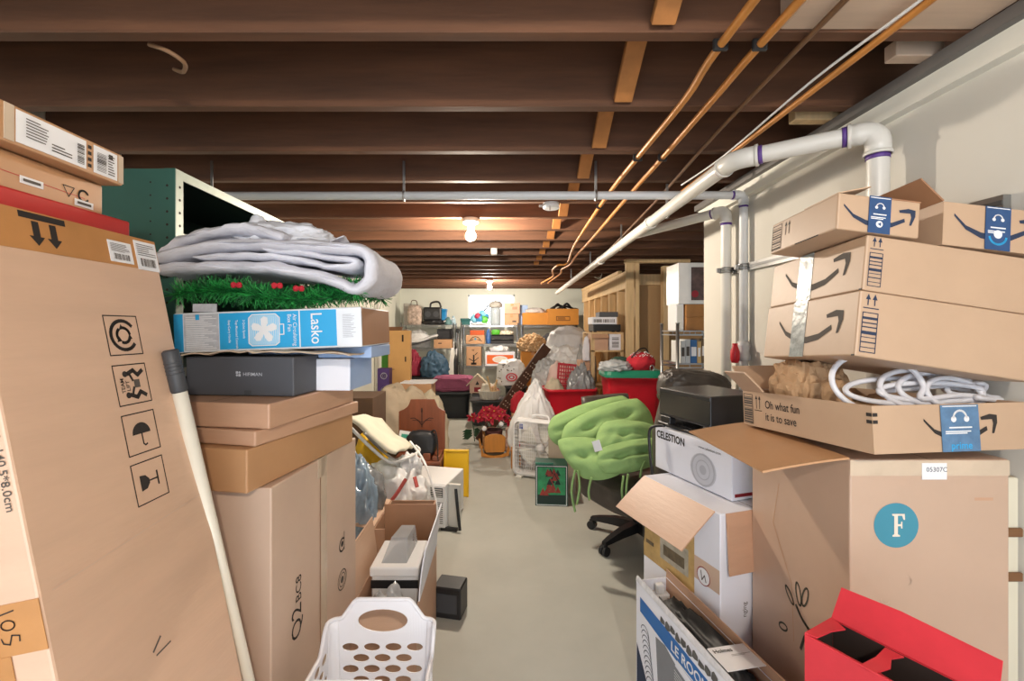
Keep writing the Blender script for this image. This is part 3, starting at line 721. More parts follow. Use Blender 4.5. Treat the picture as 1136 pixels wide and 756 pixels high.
# ---- white pole with a dark grip
p0 = Vector((-.528, 1.160, 0)); p1 = Vector((-.722, .992, 1.354)); d = (p1-p0).normalized(); L = (p1-p0).length
t = thing('extension_pole', 'white pole with a dark grip leaning between the leaning carton and the stacked cartons', 'pole', p0, rot=d.to_track_quat('Z', 'Y').to_euler())
MB().tube([(0, 0, .01), (0, 0, L-.09)], .0145, 16).build('shaft', mat('cream_pole', '#dfdacb', .45, var=.05), t)
b = MB(); b.tube([(0, 0, L-.095), (0, 0, L-.09), (0, 0, L-.004), (0, 0, L)], [.0150, .0165, .0165, .012], 16)
for k in range(4): b.tube([(0, 0, L-.03-.008*k), (0, 0, L-.027-.008*k)], .0172, 16)
b.build('grip', greyp, t)
b = MB(); b.tube([(0, 0, 0), (0, 0, .04)], .016, 14); b.build('end_cap', greyp, t)

# ---- laundry basket
t = thing('laundry_basket', 'white plastic laundry basket with rows of oval holes, on the floor at bottom left', 'basket', (-.352, 1.197, 0))
HXB, HXT, HYB, HYT, RC = .136, .157, .135, .160, .026
def rimz(kind, u):
    """rim height along a wall; u -1..1"""
    if kind == 'end':
        a = max(0, 1-abs(u)/.72); a = a*a*(3-2*a) if a < 1 else 1
        return .535+.058*min(1, max(0, (0.94-abs(u))/.32))
    k = max(0, abs(u)-.55)/.45; return .475+.060*k*k*(3-2*k)
def zf(rz_, f): return .01+.46*f/.86 if f <= .86 else .47+(rz_-.47)*(f-.86)/.14
def wall_pt(side, u, f):
    """u -1..1 along the straight part of a wall, f 0..1 up"""
    hx, hy = HXB+(HXT-HXB)*f, HYB+(HYT-HYB)*f
    if side in 'NS':
        z = zf(rimz('end', u), f); sg = 1 if side == 'N' else -1
        return Vector((u*(hx-RC)*sg*-1, sg*hy, z))
    z = zf(rimz('side', u), f); sg = 1 if side == 'E' else -1
    return Vector((sg*hx, u*(hy-RC)*sg, z))
b = MB(); PQ = []
for k in range(16):
    f = 4*k/16; i = int(f); g_ = f-i; PQ.append([(g_, 0), (1, g_), (1-g_, 1), (0, 1-g_)][i])
def cell(side, u0, u1, f0, f1, rx, ry, PQ=PQ):
    o_ = []; i_ = []
    for pu, pv in PQ:
        a = math.atan2(pv-.5, pu-.5)
        o_.append(wall_pt(side, u0+(u1-u0)*pu, f0+(f1-f0)*pv)); i_.append(wall_pt(side, u0+(u1-u0)*(.5+rx*math.cos(a)), f0+(f1-f0)*(.5+ry*math.sin(a))))
    n = len(PQ); b.add(o_+i_, [(k, (k+1) % n, n+(k+1) % n, n+k) for k in range(n)], 0, False)
def solid(side, u0, u1, f0, f1, n=2): b.grid(lambda u, v: wall_pt(side, u0+(u1-u0)*u, f0+(f1-f0)*v), n, 1, 0, False)
F0, F1, NR = .10, .86, 13
for side, nc in (('N', 4), ('S', 4), ('E', 5), ('W', 5)):
    for r_ in range(NR):
        f0 = F0+(F1-F0)*r_/NR; f1 = F0+(F1-F0)*(r_+1)/NR; w = 2/nc
        if (NR-1-r_) % 2 == 0:
            for k in range(nc): cell(side, -1+w*k, -1+w*(k+1), f0, f1, .38, .37)
        else:
            solid(side, -1, -1+w/2, f0, f1, 1); solid(side, 1-w/2, 1, f0, f1, 1)
            for k in range(nc-1): cell(side, -1+w*(k+.5), -1+w*(k+1.5), f0, f1, .38, .37)
    solid(side, -1, 1, 0, F0, 8)
    if side in 'NS':
        solid(side, -1, -.62, F1, 1, 6); solid(side, .62, 1, F1, 1, 6); solid(side, -.62, .62, .975, 1, 10); solid(side, -.62, .62, F1, .885, 10)
        PL = []
        for k in range(32):
            f = 4*k/32; i = int(f); g_ = f-i; PL.append([(g_, 0), (1, g_), (1-g_, 1), (0, 1-g_)][i])
        cell(side, -.62, .62, .885, .975, .46, .42, PL)
    else: solid(side, -1, 1, F1, 1, 12)
rim = []
for s0, s1, cx, cy, a0 in (('E', 'N', 1, 1, 0), ('N', 'W', -1, 1, 90), ('W', 'S', -1, -1, 180), ('S', 'E', 1, -1, 270)):
    rows_ = []
    for f in (0, .1, .86, .93, 1):
        hx, hy = HXB+(HXT-HXB)*f, HYB+(HYT-HYB)*f
        z0 = wall_pt(s0, 1, f).z; z1 = wall_pt(s1, -1, f).z
        rows_.append([Vector((cx*(hx-RC)+RC*math.cos(R(a0+90*k/6)), cy*(hy-RC)+RC*math.sin(R(a0+90*k/6)), z0+(z1-z0)*k/6)) for k in range(7)])
    b.add([p for r_ in rows_ for p in r_], [(j*7+k, j*7+k+1, (j+1)*7+k+1, (j+1)*7+k) for j in range(4) for k in range(6)], 0, True)
    rim += [wall_pt(s0, -1+2*k/24, 1) for k in range(24)]+rows_[-1][:-1]
bot = []
for s0, cx, cy, a0 in (('E', 1, 1, 0), ('N', -1, 1, 90), ('W', -1, -1, 180), ('S', 1, -1, 270)):
    bot += [wall_pt(s0, -1+2*k/6, 0) for k in range(6)]+[Vector((cx*(HXB-RC)+RC*math.cos(R(a0+90*k/6)), cy*(HYB-RC)+RC*math.sin(R(a0+90*k/6)), .01)) for k in range(6)]
b.add(bot, [list(range(len(bot)))], 0)
o = b.build('basket_body', mat('white_basket_plastic', '#e9e9ee', .4, var=.02), t)
so_ = o.modifiers.new('thick', 'SOLIDIFY'); so_.thickness = .003; so_.offset = 0
b = MB(); b.tube(rim, .006, 8, closed=True); b.build('rim', mat('white_basket_plastic', '#e9e9ee'), t)
# ================================================================== RIGHT FOREGROUND
def smile(b, F, cx, cy, w, i, mir=1, ry=1):
    up = [(-.5, .13), (-.36, .00), (-.18, -.065), (0, -.085), (.18, -.06), (.35, .02)]
    lo = [(.36, -.03), (.18, -.125), (0, -.155), (-.18, -.135), (-.36, -.05), (-.5, .10)]
    b.poly(F, [(cx+x*w*mir, cy+y*w*ry) for x, y in up+lo][::mir], i)
    ar = [(.27, .13), (.40, .165), (.50, .15), (.50, .06), (.45, -.07), (.42, -.07), (.445, .05), (.43, .10), (.28, .095)]
    b.poly(F, [(cx+x*w*mir, cy+y*w*ry) for x, y in ar][::mir], i)
def up_bars(b, F, x, y, i, k=1.0, n=8, vert=True):
    for dx in (.010, .026):
        b.rect(F, x+dx*k-.0014*k, y+.112*k, x+dx*k+.0014*k, y+.128*k, i)
        b.poly(F, [(x+dx*k-.006*k, y+.126*k), (x+dx*k+.006*k, y+.126*k), (x+dx*k, y+.140*k)], i)
    b.rect(F, x-.001*k, y+.104*k, x+.037*k, y+.1065*k, i)
    b.frame(F, x, y, x+.036*k, y+.094*k, .0022*k, i)
    for q, (a, c) in enumerate(((.010, .012), (.022, .025), (.034, .036), (.042, .050), (.058, .061), (.068, .071), (.078, .084))): b.rect(F, x, y+a*k, x+.036*k, y+c*k, i)
def phones(b, F, x, y, r, i, o=.0016):
    b.ring(F, x, y, r, r*.28, i, o, 0, 180, 12); b.disc(F, x-r, y-r*.15, r*.42, i, o, n=10); b.disc(F, x+r, y-r*.15, r*.42, i, o, n=10)
def blue_print(x0, x1, y0, y1, flip=True):
    def f(b_, F_, mm):
        mm.append(paper); mm.append(cyan); xc = (x0+x1)/2; h = y1-y0; w = x1-x0
        phones(b_, F_, xc, y0+h*.72, w*.17, 1, .0002); b_.rect(F_, x0+w*.2, y0+h*.50, x1-w*.2, y0+h*.53, 1, .0002)
        b_.lines(F_, x0+w*.1, y0+h*.38, x1-w*.08, y0+h*.46, 2, 1, .6, 3, .0002)
        b_.rect(F_, x0+w*.05, y1-.004, x1-w*.05, y1-.002, 1, .0002)
    return f
paleint = cardpk
# ---- big F carton
fbx = Box('big upright kraft carton with a teal circle lettered F, right foreground', (.843, 1.1, 0), .385, .43, 1.084, anchor='nl', m=cardf, tape=None, seam='y')
F = fbx.fr('front'); teal = fbx.mi(mat('teal_ink', '#3f8aa0', .6, var=.06)); crm = fbx.mi(mat('cream_ink', '#e6d8c8', .7)); b = fbx.mb
b.disc(F, .111, .925, .054, teal, n=40)
# serif F
x, y, k = .1135, .898, .055
fp = [(.16, 0), (.66, 0), (.66, .07), (.52, .10), (.52, .46), (.72, .46), (.74, .36), (.82, .36), (.82, .66), (.74, .66), (.72, .55), (.52, .55), (.52, .92), (.80, .92), (.90, .74), (1.0, .74), (.98, 1), (.14, 1), (.14, .93), (.28, .90), (.28, .10), (.16, .07)]
b.poly(F, [(x+(u-.5)*k*.66, y+v*k) for u, v in fp], crm, .0016)
b.ring(F, .135, .79, .012, .0012, fbx.mi(cardpk), a0=-60, a1=90); b.ring(F, .085, .745, .010, .0012, fbx.mi(cardpk), a0=160, a1=330)
b.rect(F, .30, .985, .345, .992, fbx.mi(card))
fbx.strip('front', .0, 1.045, .385, 1.082, tape_c, 'tape', 'clear tape along the top edge', off=.0002)
def lb(b_, F_, mm): mm.append(inkblue); b_.text(F_, '05307C', .182, 1.055, .011, 1, off=.0002)
fbx.strip('front', .172, 1.036, .232, 1.076, paper, 'label', 'small white label with blue digits', off=.0014, prints=lb)
F = fbx.fr('left'); gi_ = fbx.mi(mat('green_grey_ink', '#5b5b50', .8)); lf = lambda pts: [(.43-a, c) for a, c in pts]
for cx, cz, ang, L, w in ((.240, .648, 102, .060, .020), (.268, .655, 72, .060, .020), (.200, .622, 135, .050, .018), (.17, .51, 20, .04, .02)):
    pts = []
    for k_ in range(17):
        a = 2*PI*k_/16; u, v = math.cos(a)*L/2, math.sin(a)*w/2; r_ = R(ang); pts.append((cx+u*math.cos(r_)-v*math.sin(r_), cz+u*math.sin(r_)+v*math.cos(r_)))
    b.stroke(F, pts, .0055, gi_)
b.stroke(F, smooth_path([(.23, .61, 0), (.26, .585, 0), (.31, .572, 0), (.345, .580, 0), (.335, .60, 0), (.30, .585, 0), (.27, .55, 0), (.25, .50, 0)], 5) and [(p.x, p.y) for p in smooth_path([(.23, .61, 0), (.26, .585, 0), (.31, .572, 0), (.345, .580, 0), (.335, .60, 0), (.30, .585, 0), (.27, .55, 0), (.25, .50, 0)], 5)], .009, gi_)
b.stroke(F, [(.15, .93), (.12, .80), (.21, .66), (.22, .50)], .002, fbx.mi(cardo))
fbx.flap('left', .212, 96, m=cardo, curl=6, taper=.0)
fbx.done()
t = thing('cream_cabinet', 'cream cupboard edge with two brown shelf strips between the F carton and wall', 'cabinet', (1.262, 1.30, 0))
cream = mat('cream_laminate', '#d9d2bd', .5, var=.03); brn = mat('brown_edge', '#7a5536', .5)
MB().box(-.022, .024, -.17, .17, 0, 1.03, bev=.003).build('body', cream, t)
for z in (.885, .775): MB().box(-.024, .026, -.178, -.170, z, z+.022, bev=.002).build('shelf_edge', brn, t)

# ---- shallow tray carton with paper and cable
tr = Box('shallow open kraft carton printed Oh what fun, holding paper and white cable', (.836, 1.02, 1.118), .40, .46, .108, anchor='nl', rot=(R(-3.2), R(-.3), R(6)), m=cardw, open_=True, t=.005)
F = tr.fr('left'); i = tr.mi(ink); b = tr.mb; D_ = .46
b.text(F, 'Oh what fun', .105, .062, .0230, i, sx=.82, bold=.006); b.text(F, 'it is to save', .105, .026, .0230, i, sx=.82, bold=.006)
b.barcode(F, .008, .010, .045, .095, tr.mi(inkg), 12, 5, True); b.frame(F, .006, .008, .047, .098, .002, i)
for dx in (.066, .080): b.rect(F, dx-.0012, .056, dx+.0012, .088, i); b.poly(F, [(dx-.005, .085), (dx+.005, .085), (dx, .097)], i)
b.rect(F, .056, .050, .090, .052, i)
F = tr.fr('front')
for z in (.072, .088): b.rect(F, .0, z-.004, .012, z+.004, i, .0012); b.rect(tr.fr('left'), D_-.014, z-.004, D_, z+.004, i, .0012)
smile(b, F, .222, .052, .19, i)
def bp(b_, F_, mm):
    blue_print(.170, .268, .0, .106)(b_, F_, mm); b_.text(F_, 'prime', .219, .006, .016, 2, align='C', bold=.01, off=.0004)
tr.strip('front', .170, .000, .268, .106, tape_n2, 'tape', 'faded blue printed tape', off=.0014, prints=bp)
tr.flap('back', .10, 38, x0=.20, x1=.40, taper=.01, curl=10); tr.flap('left', .085, 42, x0=.0, x1=.10, taper=.0, curl=6)
tr.done()
b = MB()
b.lump((0, 0, 0), (.155, .22, .19), 4, amp=.16, freq=1.8, ridge=.16, rf=2.0, sub=5, flat=.35, smooth=False, sq=.8)
kp = mat('kraft_paper', '#b8946f', .85, var=.12, scale=6)
solo('crumpled_paper', 'large wad of crumpled brown kraft paper in the far end of the shallow carton', 'paper', b, [kp], (.905, 1.345, 1.13))
b = MB(); b.lump((0, 0, 0), (.16, .20, .09), 14, amp=.2, freq=1.8, ridge=.16, rf=2.0, sub=5, flat=.35, smooth=False, sq=.8)
solo('crumpled_paper', 'smaller wad of brown kraft paper under the white cable coils', 'paper', b, [kp], (1.05, 1.24, 1.125))
# cable: loops
cab = mat('white_cable_jacket', '#dcdce2', .35, var=.02); b = MB()
pts = [(.95, 1.16, 1.18)]
def loop(c, rx, rz, yaw, tilt, a0, a1, n=14):
    o = []
    for k_ in range(n+1):
        a = R(a0+(a1-a0)*k_/n); v = Vector((rx*math.cos(a), 0, rz*math.sin(a))); v.rotate(Euler((R(tilt), 0, R(yaw)))); o.append(Vector(c)+v)
    return o
path = loop((.950, 1.15, 1.262), .108, .078, -4, -24, 250, -30, 12)+[Vector((1.14, 1.13, 1.235)), Vector((1.24, 1.15, 1.222)), Vector((1.262, 1.2, 1.22)), Vector((1.20, 1.22, 1.23))]
path += loop((1.06, 1.16, 1.246), .095, .052, 2, -30, 60, 330, 12)+loop((1.135, 1.14, 1.238), .075, .042, 6, -30, -30, 300, 12)
path += loop((1.03, 1.17, 1.240), .15, .038, 3, -40, -30, -330, 14)+[Vector((1.16, 1.17, 1.232)), Vector((1.255, 1.15, 1.225)), Vector((1.25, 1.2, 1.225))]
path += loop((1.09, 1.15, 1.240), .13, .026, -3, -35, 20, 330, 12)+[Vector((1.17, 1.12, 1.23)), Vector((1.25, 1.14, 1.222)), Vector((1.24, 1.18, 1.232))]+loop((1.12, 1.16, 1.245), .115, .046, 5, -30, 40, 380, 12)+[Vector((1.0, 1.2, 1.235)), Vector((1.12, 1.21, 1.25)), Vector((1.25, 1.19, 1.235))]
path = [Vector((min(p.x, 1.265), max(p.y, 1.065+.10*(p.x-.836)), max(p.z, 1.165))) for p in path]
b.tube(smooth_path(path, 5), .0068, 10)
solo('white_cable_coil', 'loosely coiled thick white cable spilling over the shallow open carton', 'cable', b, [cab])

# ---- two long cartons and two small open boxes above
LR = (R(-4.2), R(8.5), 0)
def long_box(label, at, H, tape_y):
    x = Box(label, at, .425, .36, H, anchor='nl', rot=LR, m=cardw, seams=True)
    b = x.mb; i = x.mi(inkg); 
    up_bars(b, x.fr('front'), .010, .012, x.mi(inkblue), H/.155*.98); smile(b, x.fr('left'), .19, H*.48, .25, i)
    x.strip('left', .125, -.0, .182, H, tape_s, 'tape', 'crinkled silvery tape'); x.mb.rect(x.fr('left'), .35, .0, .36, .004, i); return x.done()
LB1 = Box.__name__
long_box('lower of two long kraft cartons with silvery tape and curved arrow print', (.815, 1.05, 1.338), .155, 0)
e_ = Euler(LR).to_matrix(); z_ = e_ @ Vector((0, 0, .156)); c0 = Vector((.815, 1.05, 1.338))+z_+e_ @ Vector((.004, 0, 0))
long_box('upper of two long kraft cartons with silvery tape and curved arrow print', c0, .133, 0)
z2 = e_ @ Vector((0, 0, .134)); c1_ = c0+z2
x = Box('small kraft box with blue tape atop the long cartons, nearest the wall pipe', c1_+e_ @ Vector((-.075, -.002, .001)), .195, .26, .088, anchor='nl', rot=(R(-4.2), R(7), 0), m=cardw, t=.003)
b = x.mb; i = x.mi(inkblue); smile(b, x.fr('front'), .098, .040, .17, i)
F = x.fr('left'); b.barcode(F, .008, .010, .045, .075, x.mi(inkg), 9, 7, True); b.frame(F, .006, .008, .047, .078, .002, x.mi(inkg))
for dx in (.066, .080): b.rect(F, dx-.0012, .04, dx+.0012, .068, x.mi(inkg)); b.poly(F, [(dx-.005, .066), (dx+.005, .066), (dx, .078)], x.mi(inkg))
b.rect(F, .11, .0, .20, .003, x.mi(ink))
def bp2(b_, F_, mm):
    blue_print(.072, .124, .0, .088)(b_, F_, mm); b_.disc(F_, .098, .022, .008, 1, .0002); b_.poly(F_, [(.094, .022), (.102, .027), (.102, .017)], 0, .0004)
x.strip('front', .072, .0, .124, .089, tape_n, 'tape', 'navy blue printed tape', off=.0014, prints=bp2)
x.flap('left', .08, -72, x0=.14, x1=.26, label='lifted top flap'); x.flap('front', .05, -70, x0=.09, x1=.195, m=cardd); x.done()
x = Box('open kraft box with blue tape atop the long cartons at the right edge', c1_+e_ @ Vector((.176, -.002, .001)), .235, .24, .104, anchor='nl', rot=(R(-4.2), R(6.5), 0), m=cardw, open_=True, t=.004)
b = x.mb; i = x.mi(inkblue); smile(b, x.fr('front'), .125, .052, .20, i)
def bp3(b_, F_, mm):
    blue_print(.098, .158, .0, .104)(b_, F_, mm); b_.ring(F_, .128, .034, .020, .005, 2, .0004, 190, 350, 12); b_.disc(F_, .128, .038, .010, 1, .0004)
x.strip('front', .098, .0, .158, .104, tape_n, 'tape', 'navy blue printed tape with a light blue curve', off=.0014, prints=bp3)
x.flap('left', .075, 50, m=cardd, taper=.0, label='raised flap'); x.flap('back', .10, 12, taper=.0); x.done()

# ---- white furniture carton, speaker box, electronics
YW = 17.7
wf = Box('white carton with a furniture photo and a hanging kraft flap, below the loudspeaker box', (.722, 1.5, 0), .30, .42, .788, rz=YW, anchor='nl', m=wb, t=.004)
F = wf.fr('left'); b = wf.mb; tn = wf.mi(mat('tan_photo', '#b99a63', .6, var=.25, scale=12)); dk = wf.mi(mat('dark_photo', '#5f5340', .6, var=.4, scale=30)); gp = wf.mi(mat('grey_photo', '#a8a292', .6, var=.3, scale=20))
b.rect(F, .003, .46, .30, .72, tn); b.rect(F, .02, .60, .09, .66, dk, .0012); b.rect(F, .11, .50, .27, .60, gp, .0012); b.rect(F, .13, .52, .25, .56, dk, .0016); b.rect(F, .02, .52, .07, .535, dk, .0012); b.rect(F, .30, .52, .418, .60, wf.mi(cardpk))
b.disc(F, .345, .545, .030, wf.mi(paper), .0012, n=20); b.ring(F, .345, .545, .030, .003, wf.mi(dred), .0016); b.stroke(F, [(.333, .56), (.338, .53), (.35, .55), (.357, .53)], .004, wf.mi(inkg), .0016)
b.text(F, 'LIVING', .02, .69, .012, dk, bold=.01); b.text(wf.fr('front'), 'nging', .108, .43, .017, wf.mi(inkg), rot=90)
wf.flap('left', .175, 128, m=card, curl=4, x0=.01, x1=.40, taper=-.0, label='kraft flap hanging outwards'); wf.flap('front', .20, 176, m=card, x0=.02, x1=.13, label='kraft flap hanging down'); wf.done()
cb = Box('white loudspeaker carton with a pale circle print under the black electronics', (.811, 1.60, .792), .20, .43, .182, rz=YW, anchor='nl', m=wb)
F = cb.fr('left'); b = cb.mb; i = cb.mi(ink)
b.text(F, 'CELESTION', .012, .135, .030, i, bold=.03, sx=.80); b.text(F, 'www.celestion.com', .265, .150, .010, i)
gr = cb.mi(mat('pale_grey_print', '#c4c6ce', .6)); gr2 = cb.mi(mat('mid_grey_print', '#aeb0b8', .6))
b.disc(F, .29, .070, .068, gr, ry=.062); b.ring(F, .29, .070, .058, .006, gr2, .0012); b.ring(F, .29, .07, .036, .004, gr2, .0012); b.disc(F, .29, .070, .018, gr2, .0012)
b.rect(cb.fr('front'), .012, .012, .19, .024, cb.mi(dred)); cb.done()
t = thing('keyboard', 'flat black keyboard lying on the loudspeaker carton under a black device', 'keyboard', (.815, 1.86, .975), R(YW+88))
MB().box(-.20, .20, -.065, .065, 0, .016, bev=.004).build('keyboard_body', blackp, t)
b = MB()
for r_ in range(5):
    for k_ in range(15): b.box(-.19+k_*.0255, -.19+k_*.0255+.021, -.055+r_*.022, -.055+r_*.022+.018, .016, .022)
b.build('keys', mat('black_keys', '#232326', .5), t)['kind'] = 'stuff'
t = thing('black_device', 'black boxy electronic device on short feet on top of the loudspeaker carton', 'electronics', (.835, 1.85, .998), R(YW))
b = MB(); b.box(-.10, .16, -.13, .17, .03, .148, bev=.004); b.build('casing', mat('satin_black', '#232427', .35, var=.1), t)
for x, y in ((-.085, -.12), (-.085, .13), (.105, -.12), (.105, .13)): MB().box(x-.015, x+.015, y-.03, y+.03, 0, .03, bev=.003).build('foot', blackp, t)
Fd = frm((-.1005, .17, .03), (0, -1, 0), (0, 0, 1)); b = MB(); b.prism([(.01, .012), (.30, .012), (.30, .10), (.01, .10)], Fd, .002); b.build('front_panel', mat('black_gloss', '#17181a', .2), t)
b = MB(); b.tube(smooth_path([(.70, 1.95, .985), (.655, 2.0, .96), (.650, 1.99, .86), (.64, 1.93, .74), (.60, 1.9, .62), (.60, 1.90, .50)], 6), .006, 8)
solo('power_cable', 'thin black cord hanging off the loudspeaker carton beside the kraft flap', 'cord', b, [blackp])

# ---- torn blue appliance box with black bag, bottom centre-right
hb = Box('torn open white and blue appliance carton lettered LE ROOM, at the bottom', (.625, 1.13, 0), .125, .60, .45, rz=11, anchor='nl', m=wb, open_=True, t=.004)
F = hb.fr('left'); b = hb.mb; bi = hb.mi(mat('strong_blue_ink', '#1f66ad', .5, var=.1)); bk = hb.mi(mat('torn_grey', '#5b5a58', .9, var=.3, scale=40)); nv = hb.mi(inkblue); gy = hb.mi(mat('mid_grey_ink', '#7d8086', .6)); wt = hb.mi(paper)
b.poly(F, [(.03, .405), (.03, .352), (.30, .335), (.598, .322), (.598, .385), (.30, .398)], bi)
b.text(F, 'LE ROOM', .235, .352, .030, wt, bold=.02, sx=1.05); b.lines(F, .27, .336, .50, .346, 1, wt, .5, 3)
rr = random.Random(4)
for k_ in range(14):
    x0 = .17+k_*.03; y0 = .404+rr.uniform(-.004, .008); b.poly(F, [(x0, y0), (x0+.014, y0-.006*rr.random()), (x0+.03, y0+.004), (x0+.028, y0+.022*rr.uniform(.5, 1)), (x0+.012, y0+.03*rr.uniform(.6, 1)), (x0+.003, y0+.02)], bk, .0012)
for k_ in range(12): b.ring(F, .065+.004*k_, .29-.016*k_, .028, .003, nv, a0=-10, a1=170, n=12)
b.poly(F, [(.14, .33), (.20, .34), (.26, .32), (.24, .16), (.16, .12)], gy); b.poly(F, [(.25, .315), (.42, .30), (.42, .10), (.25, .12)], gy, .0012)
for k_ in range(20): b.stroke(F, [(.256, .30-.009*k_), (.414, .285-.009*k_)], .002, wt, .0016)
b.poly(F, [(.005, .22), (.10, .10), (.10, .02), (.005, .02)], nv)
for q_, side in enumerate(('left', 'right')): pass
b.rect(hb.fr('right'), .0, .0, .6, .449, hb.mi(card), .0004)
Fi = frm((.125/2-.0042, .30, 0), (0, -1, 0), (0, 0, 1)); b.rect(Fi, .0, .01, .60, .449, hb.mi(card), .0004)
hb.flap('right', .030, 8, m=card, curl=-12, label='raised kraft flap'); hb.flap('left', .02, -4, m=mat('torn_white_card', '#cfcfd2', .8, var=.2, scale=25), curl=-20, label='torn white edge')
hb.done()
t = thing('paper_card', 'white printed card lying at the end of the torn appliance carton', 'card', (.664, 1.29, .472), R(11))
b = MB(); b.box(-.062, .060, -.05, .04, 0, .002); Fh = frm((-.062, -.05, .002), (1, 0, 0), (0, 1, 0)); b.text(Fh, 'Holmes', .008, .066, .013, 1, bold=.02); b.lines(Fh, .05, .048, .115, .056, 2, 2, .3, 1); b.build('card_sheet', [paper, ink, inkg], t)
b = MB(); b.lump((0, 0, 0), (.112, .52, .41), 6, amp=.06, freq=2.5, ridge=.08, rf=4, sub=5, flat=.55, sq=.55)
bgo = solo('black_bag', 'wrinkled black fabric bag packed inside the torn appliance carton', 'bag', b, [mat('black_fabric', '#2b2b2c', .55, var=.2, scale=20, bump=.3, bscale=40)], (.625+.0625*.98-.29*.19, 1.13+.0625*.19+.29*.98, .052), (0, 0, R(11)))
b = MB(); b.box(-.052, .052, -.02, .02, 0, .36, bev=.006); b.box(.0, .03, -.018, .006, .36, .395, bev=.004)
solo('foam_block', 'white foam end block inside the far end of the torn appliance carton', 'foam', b, [mat('white_foam', '#dcdcdc', .9, var=.04, scale=40, bump=.2)], (.625+.0625*.98-.575*.19, 1.13+.0625*.19+.575*.98, .052), (0, 0, R(11)))

# ---- torn red box low in front of the F carton
sp = Box('kraft carton under the torn red box', (.705, .815, 0), .20, .26, .519, rz=28.6, anchor='c', m=card, tape=tape_b).done()
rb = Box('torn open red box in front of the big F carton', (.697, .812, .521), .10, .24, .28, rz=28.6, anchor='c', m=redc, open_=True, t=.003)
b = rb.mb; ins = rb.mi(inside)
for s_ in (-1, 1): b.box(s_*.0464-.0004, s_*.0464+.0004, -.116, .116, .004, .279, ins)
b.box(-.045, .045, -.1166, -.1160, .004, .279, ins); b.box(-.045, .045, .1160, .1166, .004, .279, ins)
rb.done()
edge = mat('torn_card_edge', '#d9c3b6', .9)
def torn(name, pts, fr, bulge, label):
    g_ = MB(); g_.prism(pts, fr, .0025); o = g_.build(name, redc, rb.root); o['label'] = label
H = .28; d10 = R(10)
torn('flap', [(0, 0), (.24, 0), (.236, .062), (.10, .070), (.0, .066)], frm((.05, .12, H), (0, -1, 0), (math.sin(R(38)), 0, math.cos(R(38)))), 0, 'wide red flap raised along the far long side')
torn('flap', [(0, 0), (.24, 0), (.235, .02), (.20, .034), (.17, .028), (.14, .046), (.12, .030), (.09, .018), (.05, .014), (.02, .016), (0, .010)], frm((-.05, -.12, H), (0, 1, 0), (.9, 0, -.43)), 0, 'narrow ragged red flap folded in along the near long side')
torn('flap', [(0, 0), (.10, 0), (.095, .020), (.05, .024), (.02, .034)], frm((.05, .12, H), (-1, 0, 0), (0, -1, .04)), 0, 'short red flap at the far end')
torn('flap', [(0, 0), (.05, .004), (.10, .0), (.10, .022), (.06, .030), (.03, .02), (0, .03)], frm((.05, .028, H-.004), (-1, 0, 0), (0, -1, 0)), 0, 'torn red strip bridging the opening')

# ---- black leather chair wrapped in plastic behind the electronics
lea = mat('black_leather', '#433d38', .45, var=.2, scale=12, bump=.25, bscale=35)
def star_base(t, z=.0, r=.31, rot=0, armh=.085):
    b = MB(); b.tube([(0, 0, .08), (0, 0, .13), (0, 0, .40)], [.045, .035, .028], 14); b.build('gas_post', blackp, t)
    for k_ in range(5):
        a = R(rot+72*k_); u = Vector((math.cos(a), math.sin(a), 0)); w = Vector((-u.y, u.x, 0)); b = MB(); rings = []
        for f, hw, zt, zb in ((.05, .034, .135, .075), (.5, .028, .125, .075), (.85, .023, .100, .068), (1, .018, .085, .064)):
            p = u*r*f; rings.append([p-w*hw+Vector((0, 0, zb)), p+w*hw+Vector((0, 0, zb)), p+w*hw*.8+Vector((0, 0, zt)), p-w*hw*.8+Vector((0, 0, zt))])
        b.loft(rings, 0, False); leg = b.build('base_leg', blackp, t)
        p = u*(r-.005); b = MB()
        for s_ in (-1, 1):
            c_ = p+w*s_*.014; b.tube([c_-w*.010+Vector((0, 0, .029)), c_+w*.010+Vector((0, 0, .029))], .029, 16)
        b.tube([p+Vector((0, 0, .04)), p+Vector((0, 0, .07))], .012, 8); b.box(p.x-.016, p.x+.016, p.y-.016, p.y+.016, .045, .064, bev=.004)
        cst = b.build('caster', blackp, t)
t = thing('office_chair', 'black leather office chair with a rounded back top, behind the electronics', 'chair', (.995, 2.20, 0))
star_base(t, r=.24, rot=20)
b = MB(); b.box(-.20, .20, -.19, .19, .40, .50, bev=.04, seg=3); b.build('seat', lea, t)
b = MB(); rings = []
for k_ in range(9):
    v = k_/8; z = .56+.47*v; w = .20-.055*max(0, v-.62)/.38; th = .055+.03*math.sin(v*PI)+(.02 if v > .75 else 0); y = .15+.06*v
    rings.append([Vector((math.copysign(abs(math.cos(a))**.5, math.cos(a))*w, y+math.copysign(abs(math.sin(a))**.8, math.sin(a))*th, z)) for a in [2*PI*j/24 for j in range(24)]])
top = rings[-1]
for f, dz in ((.93, .03), (.75, .048), (.4, .058)): rings.append([Vector((p.x*f, .21+(p.y-.21)*f, 1.03+dz)) for p in top])
b.loft(rings); b.build('backrest', lea, t)
b = MB(); b.lump((-.01, .16, .985), (.35, .20, .205), 3, amp=.03, ridge=.05, rf=4, sub=5, flat=.9, sq=.62, M=Matrix.Rotation(R(6), 4, 'Y')); b.build('headrest', lea, t)
b = MB(); b.tube([(0, .10, .44), (0, .20, .50), (0, .22, .70)], .02, 8); b.build('back_bracket', blackp, t)
